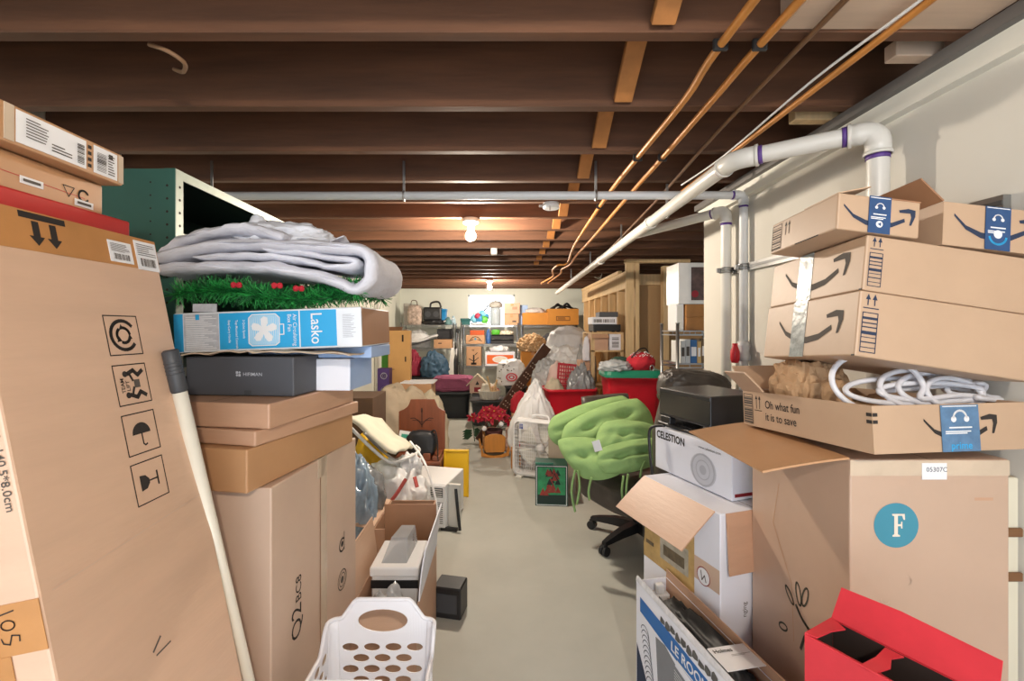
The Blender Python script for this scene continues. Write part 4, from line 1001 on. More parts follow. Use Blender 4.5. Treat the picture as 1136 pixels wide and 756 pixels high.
# ================================================================== MIDDLE LEFT
bagw = mat('white_bag_plastic', '#e6e6e6', .35, var=.05, scale=8, bump=.2, bscale=25)
bagc = mat('clear_bag_plastic', '#c3c6c8', .18, var=.12, scale=10, bump=.25, bscale=25, alpha=.72)
bagg = mat('grey_clear_bag', '#8d9093', .16, var=.25, scale=12, bump=.3, bscale=25, alpha=.8)
def tote(label, loc, W, D, H, m, rz=0, lidm=None, name='storage_tote', cat='tote', rim=True, lidh=.07, group=None):
    t = thing(name, label, cat, loc, R(rz), group)
    def ring(w, d, z, n=32):
        return [Vector((math.copysign(abs(math.cos(a))**.28, math.cos(a))*w/2, math.copysign(abs(math.sin(a))**.28, math.sin(a))*d/2, z)) for a in [2*PI*j/n+PI/n for j in range(n)]]
    b = MB(); k = .86
    rs = [ring(W*k, D*k, 0), ring(W*(k+.02), D*(k+.02), .02), ring(W*.93, D*.93, H*.72), ring(W*.955, D*.955, H*.74), ring(W*.97, D*.97, H-.03), ring(W, D, H-.03), ring(W, D, H)]
    if not lidm: rs += [ring(W-.02, D-.02, H), ring(W*.94-.02, D*.94-.02, H*.6), ring(W*k-.02, D*k-.02, .012)]
    b.loft(rs, 0, True); b.build('tub', m, t)
    if lidm:
        b = MB(); e = .012
        b.loft([ring(W+e, D+e, H-.012), ring(W+e*2.5, D+e*2.5, H-.010), ring(W+e*2.5, D+e*2.5, H+.012), ring(W, D, H+lidh*.55), ring(W*.92, D*.90, H+lidh*.6), ring(W*.90, D*.88, H+lidh*.35)], 0, False); b.build('lid', lidm, t)
    return t
def lumpy(name, label, cat, loc, size, m, seed=0, rz=0, group=None, rot=None, **kw):
    b = MB(); b.lump((0, 0, 0), size, seed, **kw)
    return solo(name, label, cat, b, m if isinstance(m, list) else [m], loc, rot or (0, 0, R(rz)), group)

# open carton with the white printer
oa = Box('open kraft carton with upright flaps holding a white printer, left of the aisle', (-.315, 1.70, 0), .25, .52, .35, m=card, open_=True)
oa.flap('right', .20, 3, m=wb, x0=.05, taper=.0, curl=8, label='flap with white outer face'); oa.flap('back', .20, -4, m=cardd); oa.flap('left', .20, 6, m=card2, x0=.14, taper=.02); oa.flap('front', .10, 150, m=card2); oa.done()
oa.mb = None
t = thing('photo_printer', 'white compact printer with a smoky clear cover, inside the open kraft carton', 'printer', (-.435, 1.97, .006))
b = MB(); b.box(-.095, .095, -.11, .12, .10, .385, bev=.006); b.build('casing', whitep, t)
b = MB(); b.box(-.097, .097, -.116, -.112, .335, .368, bev=.001); b.box(-.09, .09, -.113, .11, 0, .1); b.build('dark_front', blackp, t)
b = MB(); b.box(-.10, .10, -.125, .12, .385, .425, bev=.008, seg=2); b.build('lid', whitep, t)
b = MB(); q0 = [(-.06, -.09, .425), (.045, -.09, .425), (.055, .10, .425), (-.03, .10, .425)]; q1 = [(-.035, -.02, .50), (.035, -.02, .50), (.045, .09, .505), (-.015, .09, .505)]
b.loft([[Vector(p) for p in q0], [Vector(p) for p in q1]], 0, False); b.build('clear_cover', mat('smoky_clear_plastic', '#c3c6c8', .12, alpha=.5), t)
lumpy('plastic_wrap', 'crumpled clear plastic wrap in front of the white printer', 'plastic', (-.44, 1.765, .12), (.20, .10, .27), bagc, 3, sub=4, ridge=.2, amp=.2)
# open carton behind it
ob = Box('open kraft carton holding dark bottles, behind the carton with the printer', (-.395, 2.36, 0), .27, .40, .36, m=card, open_=True)
ob.flap('left', .13, 80, m=card2); ob.flap('front', .12, 165); ob.done()
for k_, (x, y) in enumerate(((-.475, 2.55), (-.545, 2.52), (-.605, 2.56), (-.515, 2.63), (-.585, 2.66), (-.445, 2.65))):
    b = MB(); b.lathe([(.028, 0), (.03, .01), (.03, .20), (.018, .24), (.012, .26), (.012, .31)], 14)
    lb_ = ['near the right side', 'in the near row middle', 'at the near left', 'in the back row middle', 'at the back left', 'at the back right'][k_]
    solo('bottle', 'dark glass bottle inside the open carton behind the printer, '+lb_, 'bottle', b, [mat('dark_bottle', '#1d2a28', .15, var=.2)], (x, y, .006), group='bottles in the open carton')
b = MB(); b.box(-.07, .07, -.06, .06, 0, .15, bev=.006)
t = thing('black_box', 'small black box on the aisle floor beside the printer carton', 'box', (-.25, 2.25, 0), R(-12))
b.build('box_body', blackp, t); MB().box(-.05, .05, -.062, -.060, .03, .12).build('front_panel', greyp, t)
# trash bag with red drawstring
t = thing('trash_bag', 'full white trash bag with red drawstring bands, left of the aisle', 'bag', (-.70, 2.99, 0))
b = MB(); b.lump((0, 0, 0), (.48, .42, .54), 21, amp=.10, freq=2.0, ridge=.12, rf=3.2, sub=5, flat=.6, vfold=.6); b.build('bag_body', bagw, t)
b = MB(); b.lump((.10, 0, .45), (.15, .12, .13), 22, amp=.2, ridge=.3, rf=4, sub=4, flat=.4, vfold=.4); b.build('tied_top', bagw, t)
redband = mat('red_drawstring', '#cf5b55', .5, alpha=.8)
for pts in ([(.11, -.17, .47), (.06, -.215, .39), (.0, -.235, .32), (-.06, -.235, .29)], [(-.22, -.12, .32), (-.12, -.205, .29), (0, -.235, .275)], [(.15, -.10, .46), (.17, -.12, .40)]):
    b = MB(); b.tube(smooth_path(pts, 6), .014, 6, flat=.4); b.build('drawstring', redband, t)
# clear plastic bags / jugs at the left
lumpy('plastic_bag', 'bluish clear plastic bag of bottles squeezed behind the big upright taped carton', 'bag', (-.82, 2.5, 0), (.30, .36, .70), mat('blue_clear_bag', '#93a9bd', .2, var=.25, scale=9, alpha=.8), 31, sub=5, ridge=.18, rf=3)
lumpy('plastic_bag', 'grey clear plastic bag between the taped carton and the white trash bag', 'bag', (-.775, 2.64, .36), (.20, .24, .24), bagg, 33, sub=4, ridge=.2, rf=3)
# cream canvas folding lounger
t = thing('canvas_lounger', 'folded lounger of cream canvas with a white tube frame, slanting over the bags', 'chair', (-.80, 2.95, .82))
A, B_, C_, D_ = (Vector(v)-Vector((-.80, 2.95, .82)) for v in (P(381, 459, 2.55), P(424, 466, 3.45), P(459, 497, 3.25), P(440, 503, 2.75)))
b = MB()
def cv(u, v):
    p = (A*(1-u)+D_*u)*(1-v)+(B_*(1-u)+C_*u)*v
    p.z += .012*math.sin(u*7+v*2)+.02*noise.noise((u*3, v*3, 2))-.03*(1-abs(2*v-1))*0
    return p
b.grid(cv, 26, 14, 0, True, thick=.018); b.build('canvas', mat('cream_canvas', '#dcd8c4', .9, var=.06, scale=8, bump=.3, bscale=50), t)
wt_ = mat('white_tube', '#e2e2e0', .35)
b = MB(); b.tube(smooth_path([A+Vector((.02, 0, -.06)), D_+Vector((-.06, 0, -.045)), D_+Vector((.06, .02, -.035)), C_+Vector((.04, 0, -.02)), C_+Vector((.0, .06, .0))], 6), .010, 8); b.build('frame_tube', wt_, t)
b = MB(); b.tube(smooth_path([A+Vector((.10, .05, -.12)), D_+Vector((-.03, .1, -.07)), C_+Vector((.03, .0, -.05))], 6), .008, 8); b.build('frame_tube', steel, t)
b = MB(); b.tube(smooth_path([P(455, 490, 3.2), P(468, 508, 3.05), P(477, 530, 2.95), P(484, 560, 2.9), P(486, 585, 2.87), P(478, 600, 2.9)], 6), .008, 8)
solo('power_cable', 'white cord looping down past the white trash bag to the floor', 'cord', b, [whitep])
# carved wooden rack
wood = mat('reddish_wood', '#7d452b', .5, var=.22, scale=4, stretch=(5, 5, .6)); dwood = mat('dark_carving', '#3d2015', .6)
t = thing('wooden_rack', 'reddish wooden rack with a notched top and a carved wheat motif', 'rack', (-.676, 3.88, 0)); t.scale = (1.06, 1.06, 1.06)
Fr = frm((-.185, .0, 0), (1, 0, 0), (0, 0, 1)); b = MB()
sh = [(0, 0), (.37, 0), (.37, .655), (.355, .665), (.335, .675), (.312, .690), (.300, .715), (.285, .752), (.095, .752), (.082, .715), (.068, .692), (.04, .672), (.0, .655)]
b.prism(sh, Fr, -.022, 0)
for s_ in (1, -1):
    b.stroke(Fr, [(.185, .545), (.185+s_*.03, .585), (.185+s_*.06, .603), (.185+s_*.09, .600)], .007, 1); b.stroke(Fr, [(.185, .57), (.185+s_*.045, .573+.012), (.185+s_*.075, .585)], .005, 1)
b.stroke(Fr, [(.185, .53), (.185, .66)], .008, 1); b.disc(Fr, .185, .665, .008, 1, ry=.022)
b.build('back_board', [wood, dwood], t)
MB().box(-.185, .185, -.26, -.001, .30, .325, bev=.003).build('ledge', wood, t); MB().box(-.17, .17, -.24, -.001, .0, .30, bev=.003).build('base', wood, t)
for k_ in range(3): MB().box(-.02+.07*k_, .035+.07*k_, -.24, -.04, .326, .36+.02*(k_ % 2), bev=.003).build('slot_block', wood, t)
t = thing('shoulder_bag', 'black shoulder bag with a strap on the ledge of the wooden rack', 'bag', (-.645, 3.69, .385))
b = MB(); b.lump((0, 0, 0), (.24, .11, .19), 41, amp=.06, ridge=.05, sub=4, sq=.6, flat=.8); b.build('bag_body', mat('black_nylon', '#1f2024', .5, var=.2, bump=.2), t)
b = MB(); b.tube(smooth_path([(.07, -.02, .16), (.11, -.03, .20), (.135, -.05, .12), (.14, -.06, .0), (.15, -.05, -.1)], 6), .012, 6, flat=.4); b.build('strap', blackp, t)
b = MB(); b.box(-.045, .045, -.003, .003, 0, .075); b.box(-.025, .03, -.0045, -.003, .02, .05, 1)
solo('paper_card', 'small white card with a teal picture tucked beside the black shoulder bag', 'card', b, [paper, mat('teal_print', '#3e9c86', .6)], (-.785, 3.67, .50), (R(-10), R(8), 0))
# air conditioner
t = thing('air_conditioner', 'white window air conditioner with louvred front on the floor by the aisle', 'air conditioner', (-.50, 3.38, 0), R(-14))
b = MB(); b.box(-.17, .17, -.19, .19, .012, .32, bev=.008, seg=2); b.build('casing', whitep, t)
b = MB(); b.box(-.165, .165, -.202, -.190, .02, .312, bev=.004)
Fa = frm((-.165, -.202, .02), (1, 0, 0), (0, 0, 1))
for k_ in range(11): b.rect(Fa, .10, .03+k_*.014, .315, .036+k_*.014, 1)
b.rect(Fa, .19, .21, .315, .275, 1); 
for k_ in range(4): b.rect(Fa, .195, .215+k_*.015, .31, .222+k_*.015, 2, .0014)
b.build('front_grille', [whitep, greyp, offw], t)
b = MB(); b.box(.172, .26, -.16, -.135, .02, .315, bev=.003); b.build('side_curtain', offw, t)
b = MB(); b.tube(smooth_path([(.235, -.175, .29), (.245, -.19, .24), (.262, -.20, .12), (.275, -.205, .02)], 6), .011, 8); b.build('rubber_seal', blackp, t)
b = MB(); b.box(.13, .25, -.20, -.17, .0, .025, bev=.004); b.build('base_foot', blackp, t)
b = MB(); b.box(-.025, .025, -.06, .06, 0, .03); 
t = thing('yellow_bin_cover', 'bright yellow plastic bin lid standing on edge beyond the air conditioner', 'lid', (-.375, 3.80, 0), rot=(R(-3), 0, R(-2)))
ylw = mat('yellow_plastic', '#e3b413', .5, var=.05)
b = MB(); b.box(-.10, .10, -.012, .012, 0, .385, bev=.006); b.box(-.104, -.09, -.02, .02, 0, .385, bev=.003); b.box(.09, .104, -.02, .02, 0, .385, bev=.003); b.box(-.104, .104, -.02, .02, .372, .386, bev=.003); b.build('lid_panel', ylw, t)
lumpy('yellow_bag', 'yellow plastic bag showing between the canvas lounger and trash bag', 'bag', (-.995, 3.45, 0), (.30, .3, .62), ylw, 45, sub=4)
# beige heap, cartons behind
lumpy('cloth_heap', 'heap of beige drop cloths behind the wooden rack', 'cloth', (-.97, 4.35, 0), (.66, .62, .86), mat('beige_canvas', '#a99a84', .92, var=.1, scale=6, bump=.3, bscale=40), 52, amp=.16, freq=1.8, ridge=.10, rf=2.4, sub=5, flat=.5, vfold=.6)
lumpy('cloth_heap', 'pale cream crumpled sheet over a carton at the far end of the beige drop cloths', 'cloth', (-.74, 4.62, .0), (.42, .36, .74), mat('cream_sheet', '#bfb49c', .92, var=.08, scale=6, bump=.3, bscale=40), 54, amp=.16, ridge=.10, rf=2.4, sub=5, flat=.5)
x = Box('tan kraft carton with a white sheet on top, behind the beige drop cloths', (-.76, 4.95, 0), .34, .32, .80, m=cardo).done()
b = MB(); b.grid(lambda u, v: (-.17+.36*u, -.16+.34*v, .01+.01*noise.noise((u*4, v*4, 3))), 8, 8, 0, False, thick=.012)
solo('white_sheet', 'stiff white sheet lying on the tan carton behind the beige heap', 'paper', b, [paper], (-.93, 5.11, .802))
x = Box('tall narrow tan carton with slot holes standing by the left wall', (-1.05, 5.25, 0), .25, .14, 1.38, rz=4, m=mat('yellow_kraft', '#c99a5e', .8, var=.06))
F = x.fr('front'); i = x.mi(inside)
x.mb.rect(F, .155, 1.25, .175, 1.33, i); x.mb.rect(F, .19, 1.02, .205, 1.08, i); x.mb.rect(F, .03, .93, .07, .936, i); x.mb.rect(F, .19, .72, .205, .77, i); x.done()
x = Box('bright green carton standing behind the tall tan carton', (-1.24, 5.48, 0), .20, .18, 1.37, m=mat('green_card', '#4f9a2e', .6, var=.15, scale=10), open_=True); x.flap('back', .10, 60, m=cardd); x.flap('right', .10, 80, m=cardd); x.done()
x = Box('narrow purple carton with a white swirl in front of the green carton', (-1.235, 5.02, 0), .13, .14, .96, m=mat('purple_card', '#4b2f6b', .55, var=.1)); F = x.fr('front'); i = x.mi(paper)
x.mb.ring(F, .07, .88, .032, .008, i); x.mb.ring(F, .07, .88, .014, .006, i); x.mb.ring(F, .075, .73, .03, .006, i, a0=20, a1=200); x.done()
Box('dark brown carton half hidden between the carton tower and the beige heap', (-1.0, 3.55, 0), .34, .4, .86, m=mat('dark_brown_card', '#5b4432', .8)).done()
b = MB(); b.tube([(XL+.05, 7.2, 0), (XL+.05, 7.2, ZJ)], .028, 12); solo('white_pipe', 'vertical white pipe against the left wall', 'pipe', b, [pvc])

# ================================================================== MIDDLE
t = tote('black tote with folded mauve cloth on it, on the floor near the back shelves', (-.765, 7.28, 0), .57, .42, .40, mat('black_tote', '#202328', .4, var=.1), lidm=greyp, lidh=.03)
lumpy('folded_cloth', 'folded mauve blanket lying on the black tote', 'cloth', (-.76, 7.26, .42), (.64, .44, .24), mat('mauve_fleece', '#8c4a66', .9, var=.1, scale=8, bump=.4), 61, sub=5, sq=.5, amp=.07, ridge=.06, flat=.9)
# cradle
ow = mat('honey_wood', '#bd7c2e', .5, var=.15, scale=5, stretch=(4, 1, 1))
t = thing('doll_cradle', 'small honey-coloured wooden doll cradle with a rounded end board, in mid-aisle', 'cradle', (-.085, 5.12, 0), R(6))
def endb(y):
    Fe = frm((-.12, y, .055), (1, 0, 0), (0, 0, 1)); b = MB()
    b.prism([(.02, 0), (.22, 0), (.235, .15)]+[(.12+.115*math.cos(R(a)), .15+.05*math.sin(R(a))) for a in range(15, 180, 15)]+[(.005, .15)], Fe, -.014); b.build('end_board', ow, t)
endb(-.17); endb(.17)
for s_ in (-1, 1):
    b = MB(); b.box(s_*.108-.007, s_*.108+.007, -.155, .17, .07, .18, bev=.002); b.build('side_board', ow, t)
MB().box(-.10, .10, -.155, .17, .06, .072).build('bottom_board', ow, t)
for y in (-.19, .155):
    b = MB(); Fe = frm((0, y, 0), (1, 0, 0), (0, 0, 1))
    b.prism([(-.16, .125), (-.145, .13), (-.125, .05), (-.06, .028), (0, .022), (.06, .028), (.125, .05), (.145, .13), (.16, .125), (.15, .02), (.08, .004), (0, 0), (-.08, .004), (-.15, .02)], Fe, -.02); b.build('rocker', ow, t)
# poinsettia arrangement
t = thing('flower_arrangement', 'red artificial poinsettias in a dark woven basket sitting in the doll cradle', 'flowers', (-.085, 5.13, .075))
b = MB(); b.lathe([(.07, 0), (.085, .06), (.098, .15), (.104, .19), (.096, .19), (.08, .10)], 18); b.build('woven_basket', mat('dark_wicker', '#4a2320', .8, var=.35, scale=40, bump=.5), t)
fred = mat('poinsettia_red', '#a81730', .6, var=.2, scale=30); fgold = mat('flower_gold', '#d8b64a', .5); fgreen = mat('dark_leaf', '#24442a', .6, var=.2)
def flower(par, c, r, n, seed):
    rr = random.Random(seed); b = MB(); c = Vector(c); n = Vector(n).normalized(); u = n.orthogonal().normalized(); w = n.cross(u)
    for lay in range(2):
        for k_ in range(6):
            a = 2*PI*(k_+.5*lay)/6+rr.random(); d = u*math.cos(a)+w*math.sin(a); s_ = d.cross(n); L = r*(1-.3*lay); lift = n*(.15+.35*lay)*r
            b.add([c, c+d*L*.5+s_*L*.26+lift*.7, c+d*L+lift*.8, c+d*L*.5-s_*L*.26+lift*.7, c+d*L*.5+lift*.45], [(0, 1, 4), (1, 2, 4), (2, 3, 4), (3, 0, 4)])
    b.lump(c+n*r*.2, (r*.3, r*.3, r*.2), 1, sub=1, mi=1, ridge=0, amp=0, flat=.9)
    return b.build('flower', [fred, fgold], par)
rr = random.Random(5)
for k_ in range(17):
    a = 2*PI*k_*.381966*1.0; f = math.sqrt((k_+.5)/17); x_, y_ = .20*f*math.cos(a*1.0), .13*f*math.sin(a)
    z_ = .30+.10*(1-f*f)+rr.uniform(-.03, .03); flower(t, (x_, y_-.03, z_), rr.uniform(.06, .08), (x_*3, y_*3-.8, .6), k_)
b = MB()
for k_ in range(26):
    a = rr.uniform(0, 2*PI); f = rr.uniform(.3, 1); p = Vector((.19*f*math.cos(a), .12*f*math.sin(a), rr.uniform(.20, .33))); d = Vector((math.cos(a), math.sin(a), .2)); s_ = Vector((-math.sin(a), math.cos(a), .3))
    b.add([p, p+d*.04+s_*.02, p+d*.09, p+d*.04-s_*.02], [(0, 1, 2, 3)])
b.build('leaves', fgreen, t)['kind'] = 'stuff'
for x_, y_, z_ in ((.085, -.13, .25), (-.10, -.12, .20)): MB().lump((x_, y_, z_), (.055, .055, .055), 2, sub=3, amp=.03, ridge=0, flat=.95).build('white_bauble', whitep, t)
t = thing('flower_arrangement', 'single fallen red poinsettia spray on the floor in front of the black tote', 'flowers', (-.36, 5.6, .28))
flower(t, (0, 0, .03), .075, (0, -1, .4), 91); flower(t, (.09, .02, .0), .05, (.4, -1, .2), 92)
b = MB(); b.tube([(0, .02, .0), (.02, .05, -.14), (.03, .06, -.28)], .006, 6)
for k_ in range(8): b.add([(.02, .04, -.12-.01*k_), (.07*(-1)**k_, .0, -.10-.014*k_), (.12*(-1)**k_, 0, -.14-.014*k_), (.05*(-1)**k_, .02, -.15-.014*k_)], [(0, 1, 2, 3)])
b.build('stem', fgreen, t)
# pale crate, small wooden box with red ball
t = thing('slatted_crate', 'small pale pink slatted wooden crate right of the doll cradle', 'crate', (.125, 5.25, 0))
for k_ in range(5): MB().box(-.075, .075, -.08, -.07, .01+k_*.05, .05+k_*.05).build('slat', mat('pale_pink_wood', '#cfae9a', .7, var=.1), t)
MB().box(-.075, .075, -.07, .08, 0, .25).build('crate_body', mat('pale_pink_wood', '#cfae9a'), t)
x = Box('small brown wooden box on the floor left of the box fan', (.20, 4.55, 0), .10, .16, .19, m=ow, name='wooden_box', seams=False).done()
b = MB(); b.lathe([(.01, 0), (.035, .01), (.045, .045), (.035, .08), (.01, .092)], 16); solo('red_bauble', 'round red bauble on the small wooden box left of the box fan', 'bauble', b, [red], (.155, 4.60, .19))
# white tub of toys, dark tote below
tote('dark grey tote under the round white basket', (-.19, 6.72, 0), .50, .38, .36, mat('charcoal_tote', '#34363a', .45), lidm=greyp, lidh=.02)
t = thing('toy_basket', 'round white plastic basket of soft toys on a dark tote', 'basket', (-.165, 6.60, .385))
b = MB(); b.lathe([(.13, 0), (.165, .12), (.175, .125), (.165, .125), (.13, .01)], 24)
for k_ in range(24):
    a = 2*PI*k_/24; b.beam((.135*math.cos(a), .135*math.sin(a), .01), (.168*math.cos(a), .168*math.sin(a), .12), .012, .004, 0)
b.build('basket_body', offw, t)
for k_, (x_, y_, z_, s_, c_, lb_) in enumerate(((-.05, -.03, .10, .17, '#cfc8ba', 'fluffy cream soft toy at the left of the white toy basket'), (.06, -.04, .12, .13, '#c69f7c', 'tan soft toy at the right of the white toy basket'), (.02, .05, .15, .14, '#d9cfc2', 'pale soft toy on top of the white toy basket'), (.10, .02, .11, .09, '#a8434a', 'small red soft toy in the white toy basket'))):
    lumpy('soft_toy', lb_, 'toy', (-.165+x_, 6.60+y_, .385+z_*.5), (s_, s_*.8, s_), mat('plush_%d' % k_, c_, .95, var=.1, bump=.4), 70+k_, sub=4, amp=.25, ridge=.1)
b = MB(); b.beam((.0, -.05, .0), (-.06, -.02, .22), .02, .02); b.beam((.03, -.05, .0), (.08, -.02, .17), .02, .02)
solo('wooden_sticks', 'two crossed pale wooden toy sticks poking out of the toy basket', 'toy', b, [pine], (-.14, 6.55, .50))
# target bag on dark tote
tote('black tote under the white shopping bag', (.215, 6.78, 0), .30, .40, .55, mat('black_tote', '#202328'), lidm=greyp, lidh=.02, rz=3)
t = thing('shopping_bag', 'white plastic shopping bag with a round red emblem on a black tote', 'bag', (.15, 6.72, .57))
b = MB(); b.lump((0, 0, 0), (.42, .26, .38), 81, amp=.08, ridge=.08, rf=3, sub=5, flat=.7, vfold=.5, sq=.7); b.build('bag_body', bagw, t)
b = MB(); Ft = frm((0, -.150, .13), (1, 0, 0), (0, .15, 1)); b.prism([(.085*math.cos(2*PI*k_/24), .062*math.sin(2*PI*k_/24)) for k_ in range(24)], Ft, .010); b.ring(Ft, 0, 0, .052, .010, 1, .011, ry=.036); b.disc(Ft, 0, 0, .022, 1, .011, ry=.014); b.build('red_emblem', [red, paper], t)
b = MB()
rr = random.Random(8)
for k_ in range(22):
    a = rr.uniform(-.2, .2); z_ = rr.uniform(.05, .32)
    if abs(a) < .1 and .06 < z_ < .2: continue
    b.disc(frm((0, -.142+.02*abs(z_-.15), 0), (1, 0, 0), (0, 0, 1)), a, z_, .009, 0, .012, n=8)
b.build('dot_print', inkg, t)['kind'] = 'stuff'
# studded strap
p0 = Vector((-.28, 5.58, .0)); p1 = Vector((.60, 5.95, 1.17)); d = (p1-p0).normalized(); L = (p1-p0).length
t = thing('studded_board', 'long dark brown board with rows of pale studs leaning against the bags', 'board', p0, rot=Matrix(((d.z, 0, d.x), (0, 1, 0), (-d.x, 0, d.z))).to_euler())
q_ = d.to_track_quat('Z', 'Y'); t.rotation_euler = (q_ @ Euler((0, 0, 0)).to_quaternion()).to_euler()
M3 = q_.to_matrix(); # find which local axis faces the camera
fx = (M3 @ Vector((1, 0, 0))).y; fy = (M3 @ Vector((0, 1, 0))).y
b = MB(); up_ax = 'x' if abs(fx) > abs(fy) else 'y'; sg = -1 if (fx if up_ax == 'x' else fy) > 0 else 1
if up_ax == 'x': b.box(-.014, .014, -.068, .068, .02, L, bev=.004)
else: b.box(-.068, .068, -.014, .014, .02, L, bev=.004)
b.build('board', mat('dark_brown_wood', '#4a2f22', .6, var=.25, scale=10), t)
b = MB()
for k_ in range(15):
    for j_ in (-.035, .0, .035):
        z_ = .55+k_*.05; c_ = (sg*.016, j_, z_) if up_ax == 'x' else (j_, sg*.016, z_)
        if (k_ % 3 == 2): continue
        b.lump(c_, (.020, .020, .020), 1, sub=1, amp=0, ridge=0, flat=.95)
b.build('studs', mat('pale_stud', '#b9a894', .4), t)['kind'] = 'stuff'

# ---- right pile of bags
Box('kraft carton under the clear bag of the pile on the right', (.62, 5.86, 0), .44, .40, .58, anchor='c', m=cardd, tape=tape_b).done()
Box('large kraft carton at the bottom of the pile of white bags', (.93, 6.38, 0), .66, .50, .80, anchor='c', m=card, tape=tape_b).done()
lumpy('plastic_bag', 'white bag with red print in the middle of the pile on the right', 'bag', (.85, 6.25, .80), (.66, .50, .38), bagw, 101, sub=5, ridge=.14, rf=3, flat=.5)
lumpy('plastic_bag', 'big grey-white bag on top of the pile on the right', 'bag', (.95, 6.42, 1.09), (.62, .5, .34), mat('grey_white_bag', '#c9c8ca', .5, var=.06, bump=.2), 102, sub=5, amp=.07, ridge=.06, rf=2.2, flat=.45, sq=.8)
lumpy('plastic_bag', 'clear bag of pale cloth at the front left of the pile on the right', 'bag', (.58, 5.72, .58), (.40, .36, .44), bagc, 103, sub=5, ridge=.16, rf=3, flat=.5)
lumpy('plastic_bag', 'clear bag hanging down at the right end of the pile of bags', 'bag', (1.12, 6.0, .62), (.26, .28, .62), bagc, 104, sub=4, ridge=.18, flat=.5)
Box('kraft carton under the clear bag at the right end of the pile', (1.13, 5.98, 0), .24, .30, .61, anchor='c', m=card).done()
lumpy('pink_cloth', 'pale pink cloth stuffed behind the red lattice panel', 'cloth', (.70, 5.45, .50), (.34, .30, .50), mat('pale_pink_cloth', '#d9bcb4', .9, var=.08), 105, sub=4)
Box('kraft carton hidden behind the red tub', (.72, 5.42, 0), .40, .30, .50, anchor='c', m=card).done()
# red tub on carton with its contents
Box('kraft carton under the open red tub', (.74, 4.98, 0), .44, .34, .40, anchor='c', m=card, tape=tape_b).done()
tote('open red tub with clear bags in it, behind the box fan', (.74, 4.98, .402), .56, .40, .36, red, rz=6)
t = thing('lattice_panel', 'red plastic lattice panel standing in the red tub', 'panel', (.74, 5.03, .62), rot=(R(-10), R(6), R(4)))
b = MB()
for k_ in range(8): b.box(-.13+.026*k_+.01*0, -.13+.026*k_+.012, -.004, .004, 0, .38)
for k_ in range(10): b.box(-.13, .064, -.005, .003, .0+.041*k_, .014+.041*k_)
b.build('lattice', mat('dark_red_plastic', '#a31a2a', .45), t)
for x0, x1, z0, z1 in ((-.14, .074, .375, .395), (-.142, -.126, 0, .39), (.060, .076, 0, .39)): MB().box(x0, x1, -.007, .007, z0, z1, bev=.002).build('edge_strip', mat('dark_red_plastic', '#a31a2a'), t)
lumpy('plastic_bag', 'grey see-through plastic bag in the right half of the open red tub', 'bag', (.88, 4.98, .55), (.31, .28, .44), bagg, 111, sub=5, ridge=.16, rf=3)
lumpy('cream_cloth', 'cream cloth bundle in the left end of the open red tub', 'cloth', (.58, 5.0, .55), (.24, .24, .30), mat('cream_sheet', '#bfb49c'), 112, sub=4)
# white bag left of the fan
t = thing('plastic_bag', 'tall white plastic bag with blue print, tied at the top, behind the box fan', 'bag', (.33, 4.74, 0))
b = MB(); b.lump((0, 0, 0), (.52, .36, .86), 121, amp=.08, ridge=.16, rf=3.2, sub=5, flat=.75, vfold=.35, top=lambda n: Vector((n.x*(1-.66*n.z)+.10*n.z, n.y*(1-.6*n.z), n.z))); b.build('bag_body', bagw, t)
b = MB(); Fb = frm((-.20, -.17, .40), (1, -.5, 0), (0, .12, 1)); b.ring(Fb, .02, .03, .028, .014, 0, .004, 40, 300); b.rect(Fb, .06, .0, .10, .05, 0, .004); b.build('blue_print', mat('blue_print', '#2a3f8a', .5), t)
lumpy('red_cloth', 'small red cloth bundle behind the tall white plastic bag', 'cloth', (.22, 5.35, .42), (.22, .2, .25), redf, 122, sub=4)
Box('small kraft carton under the red cloth bundle', (.22, 5.36, 0), .20, .20, .42, anchor='c', m=cardo).done()

# ---- box fan
t = thing('box_fan', 'white square box fan standing on the floor left of the green chair', 'fan', (.37, 4.26, 0), R(-24))
hw_ = .265
def sq(w, y, r=.06, n=6):
    o = []
    for cx, cz, a0 in ((w-r, w-r, 0), (-w+r, w-r, 90), (-w+r, -w+r, 180), (w-r, -w+r, 270)):
        for k_ in range(n+1):
            a = R(a0+90*k_/n); o.append(Vector((cx+r*math.cos(a), y, cz+r*math.sin(a)+.285)))
    return o
b = MB(); b.loft([sq(hw_-.022, -.06, .05), sq(hw_, -.055), sq(hw_+.002, .0), sq(hw_, .055), sq(hw_-.022, .06, .05), sq(hw_-.022, .0, .05), sq(hw_-.022, -.06, .05)], 0, True, caps=False); b.build('housing', whitep, t)
for y in (-.052, .052):
    b = MB()
    for k_ in range(24):
        x_ = -.240+.48*k_/23; b.box(x_-.0013, x_+.0013, y-.001, y+.001, .285-.242, .285+.242)
    for k_ in range(15):
        z_ = .285-.24+.48*k_/14; b.box(-.242, .242, y-.0025, y-.0005, z_-.0014, z_+.0014)
    b.build('grille', whitep, t)
b = MB(); M_ = Matrix.Translation((0, 0, .285)) @ Matrix.Rotation(PI/2, 4, 'X')
b.lathe([(.01, -.03), (.035, -.03), (.04, .03), (.01, .035)], 20, 0, M_); b.build('hub', whitep, t)
for k_ in range(5):
    def bl_(u, v, k_=k_):
        r = .05+.165*v; a = 2*PI*k_/5+(u-.5)*(1.0 if v > .1 else .6); return (r*math.cos(a), -.022+.044*u+.0, .285+r*math.sin(a))
    b = MB(); b.grid(bl_, 8, 5, 0, True, thick=.003); b.build('blade', offw, t)
b = MB(); b.tube(smooth_path([(-.08, 0, .545), (-.07, 0, .585), (.07, 0, .585), (.08, 0, .545)], 5), .010, 8); b.build('handle', whitep, t)
